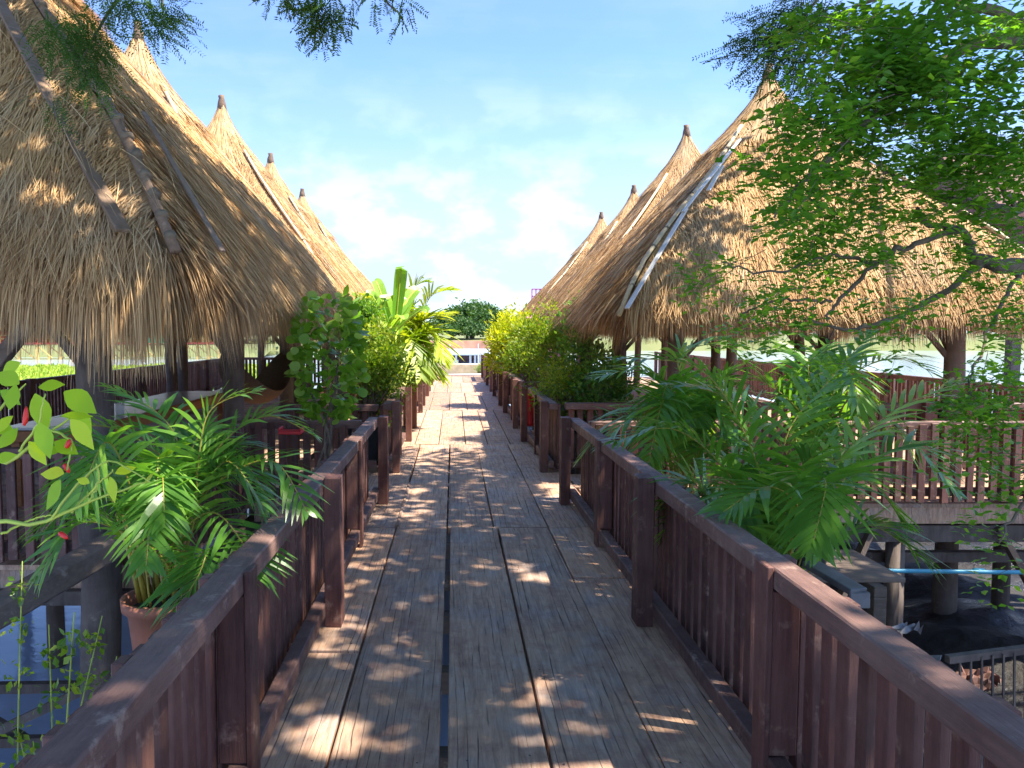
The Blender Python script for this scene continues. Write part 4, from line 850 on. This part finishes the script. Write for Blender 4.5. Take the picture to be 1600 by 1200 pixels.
# small hanging boughs that enter the frame
hang = [[(3, 4, 6.6), (.3, 5.6, 5.9), W(495, -60, 6.0), W(505, 30, 6.0)], [(3, 4, 6.6), (.6, 5.6, 6.0), W(600, -80, 6.0), W(630, 30, 6.0)], [(-.5, 4.5, 6.7), W(330, -120, 4.4), W(200, -20, 4.0), W(130, 90, 3.9)], [(3.0, 4, 6.6), W(1330, -120, 5.4), W(1260, 20, 5.4), W(1180, 80, 5.3)],
        [W(330, -120, 4.4), W(260, -40, 4.0), W(255, 20, 3.9)]]
for pts in hang: P = bez([np.array(q) - TB2 for q in pts], 16); gs.tube(P, np.linspace(.022, .004, 16), 6)
gs.build('trunk', M['bark'], t, smooth=True)
g = G(); cand = rng.uniform((-5.5, -1.5, 5.8), (9.5, 9.6, 7.3), (7000, 3)); X, Y_, Z_ = cand.T
lim = np.where(X < .3, 5.9 + .5 * (X > -1.5), np.where(X < 2.2, 8.2, 9.2)); lim = np.where(X > 4.9, 5.6, lim)
keep = (Y_ < lim + .25 * np.sin(X * 3)) & (Z_ > 1.6 + .44 * np.maximum(Y_, 0) + .25)
hole = np.sin(X * 2.1 + 1.3 * np.sin(Y_ * 1.4)) * np.sin(Y_ * 2.4 + 1.1 * np.sin(X * 1.7)); keep &= ~((hole > .93) & (rng.random(len(X)) < .75)); cand = cand[keep][:CANOPY] if 'CANOPY' in globals() else cand[keep][:2800]
a = rng.uniform(0, 6.283, len(cand)); D = np.stack([np.cos(a), np.sin(a), rng.normal(-.1, .25, len(a))], -1)
spray(g, cand - TB2, D, rng.uniform(.45, .75, len(cand)), 9, .19, .44, droop=.2)
# the fine sprays that show
def fine(cx_, cy_, rx_, ry_, y_, n_, Ls=.16, ls=.017, ang=-1.57, asp=.7, ysp=.2):
    c0 = W(cx_, cy_, y_); q = rs(n_) * (rng.uniform(0, 1, n_) ** .5)[:, None]; B = c0 + q * np.array((rx_ / FPX * y_, ysp, ry_ / FPX * y_)) - TB2; a = rng.normal(ang, asp, n_)
    spray(g, B, np.stack([np.cos(a), rng.normal(0, .35, n_), np.sin(a)], -1), Ls * rng.uniform(.7, 1.2, n_), 14, ls * 1.25, .30, droop=.12, flat=.6)
fine(510, 5, 42, 30, 6.0, 90, ls=.030, Ls=.22, ang=-1.9); fine(500, 45, 16, 14, 6.0, 14, ls=.028, ang=-1.8); fine(630, 10, 14, 16, 6.0, 10, ls=.030, Ls=.2, ang=-1.4); fine(590, -12, 30, 10, 6.0, 16, ls=.028); fine(440, -10, 40, 8, 6.0, 20, ls=.028)
fine(120, 50, 55, 45, 3.9, 190, ls=.017, ang=-1.3); fine(140, 110, 22, 26, 3.9, 50, ls=.016, ang=-1.5); fine(240, 20, 40, 25, 3.9, 90, ls=.017, ang=-.7); fine(75, 150, 14, 12, 3.9, 12, ls=.016, ang=-1.9); fine(190, -5, 60, 18, 3.9, 80, ls=.017)
fine(1215, 60, 55, 60, 5.3, 170, ls=.024, Ls=.2, ang=-2.4); fine(1270, 30, 60, 60, 5.3, 170, ls=.024, Ls=.2, ang=-2.1); fine(1170, 70, 26, 20, 5.3, 22, ls=.024, Ls=.22, ang=-2.7); fine(1250, 120, 40, 45, 5.3, 80, ls=.024, ang=-2.0); fine(1480, 190, 60, 40, 5.3, 60, ls=.024)
g.build('crown', M['tree_fine'], t)

# ------------------------------------------------------------------ left hut furniture, supports
t = thing('long_table', (-3.75, 9.5, -.03), 0, 'long table with pale glossy top and orange wood edge in the left huts', 'table')
g = G(); g.box((-.40, -2.3, .74), (.40, 2.3, .765)); g.build('table_top', M['tabletop'], t, bevel=.004)
g = G(); g.box((-.44, -2.35, .64), (.44, 2.35, .738)); g.box((.402, -2.3, .740), (.44, 2.3, .768)); g.build('apron', M['orangewood'], t, bevel=.004)
for ix in (-.34, .34):
    for iy in (-2.1, 2.1): g = G(); g.box((ix - .04, iy - .04, 0), (ix + .04, iy + .04, .638)); g.build('leg', M['orangewood'], t)
def cup(loc, r_, h_, m_, label, group=None):
    t = thing('utensil_jar', loc, 0, label, 'jar', group); g = G(); g.tube([(0, 0, 0), (0, 0, h_ * .5), (0, 0, h_)], [r_ * .85, r_, r_], 14); g.build('jar', m_, t, smooth=True)
    g = G(); 
    for k in range(7): a = rng.uniform(0, 6.28); g.tube([(math.cos(a) * r_ * .4, math.sin(a) * r_ * .4, h_ * .5), (math.cos(a) * r_ * 1.3, math.sin(a) * r_ * 1.3, h_ + .12)], .004, 5)
    g.build('chopsticks', M['rope'], t)
cup((-3.52, 8.35, .736), .045, .12, M['white'], 'white jar of chopsticks on the long table, nearest the post', 'white jars on the table')
cup((-3.68, 8.38, .736), .042, .11, M['white'], 'white jar of chopsticks on the long table, beside the pink box', 'white jars on the table')
t = thing('napkin_box', (-3.84, 8.3, .736), .2, 'small pink napkin box on the long table beside the white jars', 'box'); g = G(); g.box((-.08, -.06, 0), (.08, .06, .10), jit=.003); g.build('box_body', M['pink'], t, bevel=.01); g = G(); g.box((-.02, -.03, .101), (.02, .03, .125), jit=.008); g.build('napkin', M['white'], t)
# hammock
t = thing('hammock', (-2.65, 11.9, 0), 0, 'brown net hammock slung between two posts of the left huts', 'hammock'); g = G(); k = 15; u = np.linspace(0, 1, k); A = np.array((0.0, -2.8, 1.35)); Bp = np.array((0.1, .25, 1.35)); C0 = A[None] * (1 - u[:, None]) + Bp[None] * u[:, None]; C0[:, 2] -= 4 * u * (1 - u) * .70
wd_ = np.sin(u * math.pi) ** .6 * .6 + .02; prev = None; v = []
for i in range(k):
    for j in range(9): a = (j / 8 - .5) * 2.4; v.append(C0[i] + np.array((math.sin(a) * wd_[i] * .5, 0, (1 - math.cos(a)) * wd_[i] * .45)))
g.add(v, [(i * 9 + j, i * 9 + j + 1, (i + 1) * 9 + j + 1, (i + 1) * 9 + j) for i in range(k - 1) for j in range(8)]); g.build('net', M['hammock'], t, smooth=True)
g = G(); g.tube([C0[0], (-0.0, -3.0, 1.5)], .012, 6); g.tube([C0[-1], (0.05, .3, 1.5)], .012, 6); g.build('rope', M['rope'], t)
# leaning diagonal brace seen at far left, under the eave
g = G(); g.beam(W(-30, 600, 5.2), W(45, 505, 5.2), .09, .09); tag(g.build('leaning_pole', M['beamw'], bevel=.006), 'slanting grey wooden strut under the eave at the left edge', 'pole')
# heavy log and stilts under left platform
g = G(); g.beam(W(-25, 968, 4.3), W(240, 815, 5.3), .17, .15); tag(g.build('support_log', M['beamw'], bevel=.02), 'thick squared log slanting up under the left platform above the water', 'beam')
def part(m_, root, name, fn, *a, smooth=False, **k):
    g = G(); getattr(g, fn)(*a, **k); return g.build(name, m_, root, smooth=smooth)
ts = thing('platform_supports', (0, 0, 0), 0, 'dark stilts and cross braces standing in the water under the left platform', 'stilts')
sp = [(xx, 5.6) for xx in (-4.9, -2.2)] + [(xx, yy_) for yy_ in (8.4, 9.2, 12, 13, 15.7, 19.5, 23.2) for xx in (-6.6, -4.3, -2.1)]
for xx, yy_ in sp: part(M['post'], ts, 'stilt', 'tube', [(xx, yy_, -2.5), (xx, yy_, -.24)], [.10, .09], 8, bump=.05, smooth=True)
for za in (-.95, -1.35, -1.75): part(M['post'], ts, 'crossbar', 'beam', (-6, 5.48, za), (-1.3, 5.62, za), .06, .07)
for a in ((-2.6, 5.4, -1.9, -1.2, 5.5, -.5), (-2.6, 5.4, -.9, -4.6, 5.5, -1.9), (-2.65, 5.4, -1.5, -1.5, 5.5, -2.1), (-4.6, 5.6, -.4, -2.4, 5.7, -1.9)): part(M['post'], ts, 'brace', 'beam', a[:3], a[3:], .05, .06)
part(M['post'], ts, 'edge_beam', 'beam', (-6.6, 5.6, -.28), (-6.6, 23.4, -.28), .09, .1); part(M['post'], ts, 'edge_beam', 'beam', (-6.8, 5.5, -.26), (-1.9, 5.5, -.26), .09, .1); part(M['post'], ts, 'edge_beam', 'beam', (-2.0, 5.6, -.28), (-2.0, 23.4, -.28), .09, .1)
ts = thing('platform_supports', (0, 0, 0), 0, 'brown posts and beams carrying the right cross walk over the mud', 'stilts')
for yy_ in (7.6, 9.1, 13, 17, 21, 25, 29):
    for xx in (2.2, 4.3, 6.4, 9.2): part(M['post'], ts, 'stilt', 'tube', [(xx, yy_, -2.4), (xx, yy_, -.24)], [.10, .09], 8, bump=.05, smooth=True)
part(M['post'], ts, 'edge_beam', 'beam', (1.3, 7.55, -.32), (9.5, 7.55, -.32), .12, .16); part(M['post'], ts, 'edge_beam', 'beam', (1.3, 7.75, -.62), (9.5, 7.75, -.60), .10, .10)
for q in ((3.1, 3.4), (4.0, 3.7), (5.2, 5.6), (6.4, 6.1)): part(M['post'], ts, 'brace', 'beam', (q[0], 7.48, -.25), (q[1], 7.45, -.95), .09, .05)
# things in the dark mud at right
g = G(); P = bez([(2.2, 6.9, -.53), (3.5, 6.9, -.50), (5, 6.85, -.50), (6.4, 6.9, -.52), (8, 6.9, -.55)], 20); g.tube(P, .019, 10); pp = g.build('water_pipe', M['bluepipe'], smooth=True); tag(pp, 'long pale blue plastic pipe running below the right cross walk', 'pipe')
for q in (3.0, 4.6, 6.2): g = G(); g.tube([(q, 6.895, -.50), (q + .09, 6.89, -.50)], .025, 10); g.build('coupling', M['bluepipe'], pp, smooth=True)
def scrap(loc, sz, m_, label, seed, name='crumpled_sheet', group='rubbish on the mud'):
    r_ = np.random.default_rng(seed); g = G(); n_ = 8; X, Y = np.meshgrid(np.linspace(-1, 1, n_), np.linspace(-1, 1, n_)); Z = r_.normal(0, .22, X.shape); X = X + r_.normal(0, .09, X.shape); Y = Y + r_.normal(0, .09, X.shape)
    v = np.stack([X * sz[0], Y * sz[1], Z * sz[2] + .3 * sz[2]], -1).reshape(-1, 3); g.add(v, [(j * n_ + i, j * n_ + i + 1, (j + 1) * n_ + i + 1, (j + 1) * n_ + i) for j in range(n_ - 1) for i in range(n_ - 1)])
    o = g.build(name, m_, loc=loc); o.rotation_euler = (r_.uniform(-.8, .3), r_.uniform(-.3, .3), r_.uniform(0, 3)); s_ = o.modifiers.new('s', 'SOLIDIFY'); s_.thickness = .006; return tag(o, label, 'rubbish', group)
scrap((3.35, 6.0, -1.05), (.22, .34, .25), M['white2'], 'crumpled grey white plastic sheet on the dark mud under the blue pipe', 1); scrap((3.15, 6.3, -1.0), (.18, .2, .2), M['red'], 'dull red plastic scrap left of the grey sheet under the pipe', 2)
scrap((3.55, 6.2, -.8), (.07, .22, .1), M['tin'], 'small pale scrap lying across the grey sheet', 3); scrap((4.2, 6.2, -1.2), (.14, .14, .12), M['rooftile'], 'rusty red scrap on the mud right of the grey sheet', 4)
for k_ in range(14): scrap((rng.uniform(2.6, 6.5), rng.uniform(4.2, 6.9), -1.42 + rng.uniform(0, .1)), (rng.uniform(.05, .16), rng.uniform(.04, .12), .06), M[['tin', 'mud', 'beamw', 'rooftile', 'white2', 'plastic_black'][k_ % 6]], 'small scrap of rubbish half sunk in the dark mud at right', 20 + k_, name='scrap', group='small scraps on the mud')
scrap((4.1, 5.2, -1.35), (.16, .1, .08), M['sand'], 'pale yellow scrap on the mud at right', 5); scrap((3.2, 5.0, -1.45), (.2, .14, .06), M['mud'], 'dark muddy rag on the mud near the fence', 6)
g = G(); v = [(4.55, 4.9, -1.5), (6.6, 4.3, -1.5), (6.6, 4.3, -.35), (4.55, 4.9, -.35)]; g.box((4.45, 4.9, -1.6), (6.6, 4.96, -.42), rot=-.12); o = g.build('concrete_panel', m_plain('dark_concrete', (.06, .058, .055), .9, .3, 5)); tag(o, 'dark upright concrete panel at the right side of the mud', 'panel')
bp = W(1320, 915, 3.55); g = G(); g.beam(W(1265, 880, 3.75), W(1342, 925, 3.45), .09, .03); g.beam(W(1342, 925, 3.45), W(1342, 950, 3.45), .09, .025); tag(g.build('metal_bracket', M['tin'], bevel=.004), 'pale worn metal bracket just outside the near right fence under the palm', 'bracket')
g = G(); g.beam(W(1480, 1030, 3.2) + (0, 0, -.0), W(1640, 1010, 3.25), .03, .03)
for k in range(10): q = W(1500 + k * 17, 1030 - k * 2, 3.2); g.beam(q, q + (0.02, 0, -.5), .007, .007)
tag(g.build('metal_grille', M['post']), 'dark metal grille lying at the lower right beyond the fence', 'grille')
# small coloured things by the huts
def cloth(c, sx, sz, m_, label, seed, cat='cloth'):
    r_ = np.random.default_rng(seed); g = G(); n_ = 9; X, Z = np.meshgrid(np.linspace(-1, 1, n_), np.linspace(0, -1, n_)); Y = .03 * np.sin(X * 7 + Z * 2) + .01 * r_.normal(size=X.shape)
    g.add(np.stack([X * sx, Y, Z * sz], -1).reshape(-1, 3), [(j * n_ + i, j * n_ + i + 1, (j + 1) * n_ + i + 1, (j + 1) * n_ + i) for j in range(n_ - 1) for i in range(n_ - 1)]); o = g.build('hanging_cloth', m_, loc=c, smooth=True); s_ = o.modifiers.new('s', 'SOLIDIFY'); s_.thickness = .006
    return tag(o, label, cat)
cloth((1.20, 12.35, .76), .10, .62, M['red'], 'bright red cloth hanging in the gap of the right fence', 1)
cloth((-1.12, 9.75, .83), .10, .22, M['red'], 'red and white cloth lying on the left rail beyond the black trough', 2).rotation_euler = (0, 0, .6)
g = G(); g.tube([(-1.13, 9.8, .80), (-1.05, 9.8, .86), (-.97, 9.84, .92)], [.05, .07, .045], 10, bump=.12); tag(g.build('plastic_bag', M['white'], smooth=True), 'white plastic bag beside the red cloth on the left rail', 'bag')
g = G(); c = W(455, 655, 6.9); g.box((c[0] - .10, c[1] - .08, .72), (c[0] + .10, c[1] + .08, .75)); g.box((c[0] - .10, c[1] - .08, .751), (c[0] - .085, c[1] + .08, .78)); g.box((c[0] + .085, c[1] - .08, .751), (c[0] + .10, c[1] + .08, .78)); tag(g.build('red_tray', M['red'], bevel=.008), 'red plastic tray behind the left palm near the aralia', 'tray')
# end of the boardwalk
g = G(); g.box((-.62, 30.0, -.2), (1.32, 30.5, .42), jit=.02); tag(g.build('low_wall', M['sand'], bevel=.02), 'low straw coloured wall closing the far end of the boardwalk', 'wall')
g = G(); g.tube([(-.25, 29.2, .05), (.55, 29.25, .05), (1.15, 29.2, .06)], .04, 8); tag(g.build('white_pole', M['white'], smooth=True), 'white pole lying across the far end of the boardwalk', 'pole')
bush('dry_shrub', (1.0, 29.6, .0), .2, .2, .25, 500, .09, .2, M['bush_mid'], 'small dry shrub at the far right end of the boardwalk', clusters=14, seed=81)

# ------------------------------------------------------------------ far things
bb = W(725, 574, 85); t = thing('lake_pavilion', (bb[0], 85, WZ), 0, 'low pale pavilion with grey roof on the water beyond the boardwalk', 'building')
g = G(); g.box((-3.2, 0, 0), (3.4, 4, .35)); g.build('base', M['plaster'], t)
g = G(); g.add([(-3.5, -.4, 1.30), (3.7, -.4, 1.30), (3.4, 3, 1.85), (-3.2, 3, 1.85), (-3.5, -.4, 1.2), (3.7, -.4, 1.2), (3.7, 5, 1.2), (-3.5, 5, 1.2)], [(0, 1, 2, 3), (4, 5, 1, 0), (5, 6, 2, 1), (6, 7, 3, 2), (7, 4, 0, 3), (7, 6, 5, 4)]); g.build('roof', M['greytin'], t)
g = G(); g.box((-3.1, .8, .35), (3.3, .9, 1.2)); g.build('back_wall', M['plumwall'], t)
for k in range(13):
    if k in (5, 6): continue
    g = G(); g.box((-3.0 + k * .51, .0, .35), (-2.78 + k * .51, .2, 1.2)); g.build('column', M['plaster'], t)
g = G(); g.box((-3.0, -.02, .35), (-.6, .05, .72)); g.build('parapet', M['plaster'], t)
for i, px_ in enumerate((703, 747)): g = G(); q = W(px_, 560, 84); g.tube([(q[0], 84, WZ - .3), (q[0], 84, W(px_, 537, 84)[2])], .06, 6); tag(g.build('mooring_pole', M['whitewood']), ['pale pole in the water left of the pavilion middle', 'pale pole in the water right of the pavilion middle'][i], 'pole', 'poles in the water')
def tree(loc, h_, rx_, n_, ls, m_, label, seed, name='broad_tree', flatk=.62, group='trees on the far shore', cat='tree'):
    global rng; old = rng; rng = np.random.default_rng(seed); t = thing(name, loc, 0, label, cat, group); gs = G(); g = G(); nc = 60; C_ = rs(nc) * (rng.uniform(.3, 1, nc) ** .4)[:, None] * np.array((rx_, rx_, h_ * .36)) * rng.uniform(.8, 1.1, (nc, 1)); C_[:, 2] = np.abs(C_[:, 2]) * 1.25 * (1 - .0 * C_[:, 2]) + h_ * .42 - .25 * h_ * (np.hypot(C_[:, 0], C_[:, 1]) / rx_) ** 2 * .5
    gs.tube([(0, 0, 0), (.05 * rx_, 0, h_ * .25), (0, 0, h_ * .5)], [rx_ * .07, rx_ * .05, rx_ * .03], 8)
    for i in range(0, nc, 4): gs.tube(bez([(0, 0, h_ * .22), C_[i] * .5 + (0, 0, .1 * h_), C_[i]], 5), np.linspace(rx_ * .03, rx_ * .006, 5), 5)
    gs.build('trunk', M['bark'], t); k = rng.integers(0, nc, n_); B = C_[k] + rng.normal(0, rx_ * .10, (n_, 3)) * np.array((1, 1, .8)); l = ls * rng.uniform(.6, 1.3, n_)
    g.leaf(B, rs(n_), nrm(rs(n_) * .8 + (0, 0, 1)), l, l * .8, r=np.clip(rng.random(n_) * .6 + rng.random(nc)[k] * .4, 0, 1)); g.build('crown', m_, t); rng = old; return t
q = W(737, 530, 185); tree((q[0], 185, .3), 8.6, 9.2, 9000, .8, M['fartree'], 'large domed dark green tree on the far shore above the boardwalk end', 91)
q = W(706, 530, 172); tree((q[0], 172, .2), 5.4, 6, 4000, .6, M['fartree'], 'smaller grey green tree left of the domed one on the far shore', 92)
q = W(730, 530, 170); tree((q[0], 170, .2), 4.2, 4.2, 2500, .5, M['fartree'], 'low round tree below the domed one on the far shore', 93)
q = W(770, 530, 176); tree((q[0], 176, .2), 7.0, 6.5, 3500, .7, M['fartree'], 'far shore tree showing right of the domed one behind the golden shrub', 94)
lab = ['far', 'distant']; sd_i = 100
for i, (px_, yy_, h_, rr_) in enumerate([(20, 140, 9, 7), (90, 150, 8, 6), (170, 150, 7, 6), (250, 145, 8, 7), (320, 150, 7, 6), (385, 160, 8, 7), (440, 170, 8, 8), (500, 175, 8, 8), (1150, 230, 7, 8), (1300, 230, 6, 8), (1420, 235, 8, 9), (1560, 235, 7, 9), (1040, 240, 7, 9)]):
    q = W(px_, 530, yy_); tree((q[0], yy_, -.6 if px_ < 400 else .2), h_, rr_, 1500, 1.0, M['fartree'], ['leftmost', 'second', 'third', 'fourth', 'fifth', 'sixth', 'seventh', 'eighth', 'ninth', 'tenth', 'eleventh', 'last', 'right hand'][i] + (' tree of the left far shore row counted from the left edge' if i < 8 else ' far shore tree glimpsed under the right roof, counted along the far shore'), 100 + i)
# stilt restaurant on the far left
def stilt(px0, px1, Y, label, roofm, wallm, top):
    a = W(px0, 560, Y)[0]; b_ = W(px1, 560, Y)[0]; c = (a + b_) / 2; hw = (b_ - a) / 2; t = thing('stilt_house', (c, Y, WZ), 0, label, 'stilt house', 'stilt restaurant across the water')
    g = G(); g.box((-hw, 0, 2.05), (hw, 6, 2.3)); g.build('floor', M['redwall'], t); g = G()
    for k in np.linspace(-hw + .3, hw - .3, 5): g.beam((k, .3, -.4), (k, .3, 2.05), .35, .35); g.beam((k, .3, 1.9), (k + 2, .3, .2), .14, .14)
    g.build('stilts', M['yellowwall'], t)
    g = G(); g.box((-hw, .1, 3.2), (hw, .25, 3.35)); g.box((-hw, .1, 2.75), (hw, .2, 2.85))
    for k in np.linspace(-hw, hw, 9): g.box((k - .08, .08, 2.3), (k + .08, .28, 3.2))
    g.build('railing', M['yellowwall'], t); g = G()
    for k in np.linspace(-hw + .4, hw - .4, 4): g.box((k - .12, .3, 2.3), (k + .12, .55, 4.2))
    g.box((-hw + .3, 5.2, 2.3), (hw - .3, 5.4, 4.2)); g.build('wall', wallm, t)
    g = G(); g.add([(-hw - .6, -.6, 4.0), (hw + .6, -.6, 4.0), (hw - .8, 3, top), (-hw + .8, 3, top), (hw + .6, 6.6, 4.0), (-hw - .6, 6.6, 4.0)], [(0, 1, 2, 3), (1, 4, 2, 2), (4, 5, 3, 2), (5, 0, 3, 3)]); g.build('roof', roofm, t)
stilt(-60, 60, 106, 'leftmost stilt house across the water with red floor edge', M['thatch'], M['redwall'], 6.3); stilt(72, 150, 107, 'second stilt house across the water, behind the big grey post', M['thatch'], M['yellowwall'], 6.0); stilt(158, 222, 107, 'third stilt house across the water, left of the green sheet', M['thatch'], M['yellowwall'], 6.0); stilt(270, 345, 108, 'rightmost stilt house across the water, right of the green sheet', M['thatch'], M['yellowwall'], 6.2)
g = G(); a = W(228, 536, 106); b_ = W(262, 500, 106); g.box((a[0], 106, a[2]), (b_[0], 106.2, b_[2]), jit=.05); tag(g.build('green_tarpaulin', M['greensheet']), 'bright green sheet hung on the stilt houses across the water', 'tarpaulin')
g = G(); n_ = 26000; X = rng.uniform(-62, -14, n_); Y_ = rng.uniform(50, 80, n_); k_ = (Y_ < 80 + .12 * X + 3 * np.sin(X * .6)) & (Y_ > 52 + 3 * np.sin(X * .35) + .25 * np.maximum(X + 30, 0) * 2); B = np.stack([X, Y_, np.full(n_, WZ)], -1)[k_]; n_ = len(B)
g.leaf(B, rs(n_) * .6 + (0, 0, 1), rs(n_), rng.uniform(.35, .75, n_), .38); tag(g.build('water_plants', M['hyacinth']), 'mat of yellow green water plants floating on the lake at left', 'water plants', kind='stuff')
# house at the upper right
t = thing('wooden_house', (18.2, 19.5, -1.8), 0, 'dark wooden house with red brown roof half hidden behind the tree at right', 'house')
g = G(); g.box((-4.6, 0, 4.2), (6, 5, 6.3)); g.build('wall', M['plumwall'], t); g = G()
for k in np.arange(-4.6, 6, .3): g.box((k, -.03, 4.2), (k + .03, -.002, 6.3))
g.build('wall_battens', M['post'], t); g = G(); g.add([(-5.6, -1.2, 6.2), (7, -1.2, 6.2), (7, 2.5, 8.2), (-4.9, 2.5, 8.2), (7, 6.2, 6.2), (-5.6, 6.2, 6.2), (-5.6, -1.2, 6.05), (7, -1.2, 6.05), (7, 6.2, 6.05), (-5.6, 6.2, 6.05)], [(0, 1, 2, 3), (4, 5, 3, 2), (5, 0, 3, 3), (6, 7, 1, 0), (9, 8, 7, 6), (9, 6, 0, 5)]); g.build('roof', M['rooftile'], t)
for k in (-4.3, -1, 2.5, 5.6): g = G(); g.box((k - .12, .1, -.3), (k + .12, .34, 4.2)); g.build('stilt', M['post'], t)
g = G(); g.box((-3.0, -.05, 4.7), (-1.6, .0, 5.7)); g.build('window', M['darkglass'], t)
g = G(); a = W(831, 474, 150); b_ = W(850, 452, 150)
for k in range(4): xx = a[0] + (b_[0] - a[0]) * k / 3; g.beam((xx, 150, -1 if k in (0, 3) else a[2]), (xx, 150, b_[2]), .25, .25)
for k in range(3): zq = a[2] + (b_[2] - a[2]) * k / 2; g.beam((a[0], 150, zq), (b_[0], 150, zq), .25, .25)
tag(g.build('sign_frame', M['magenta']), 'small magenta steel frame above the farthest right roof', 'sign frame')
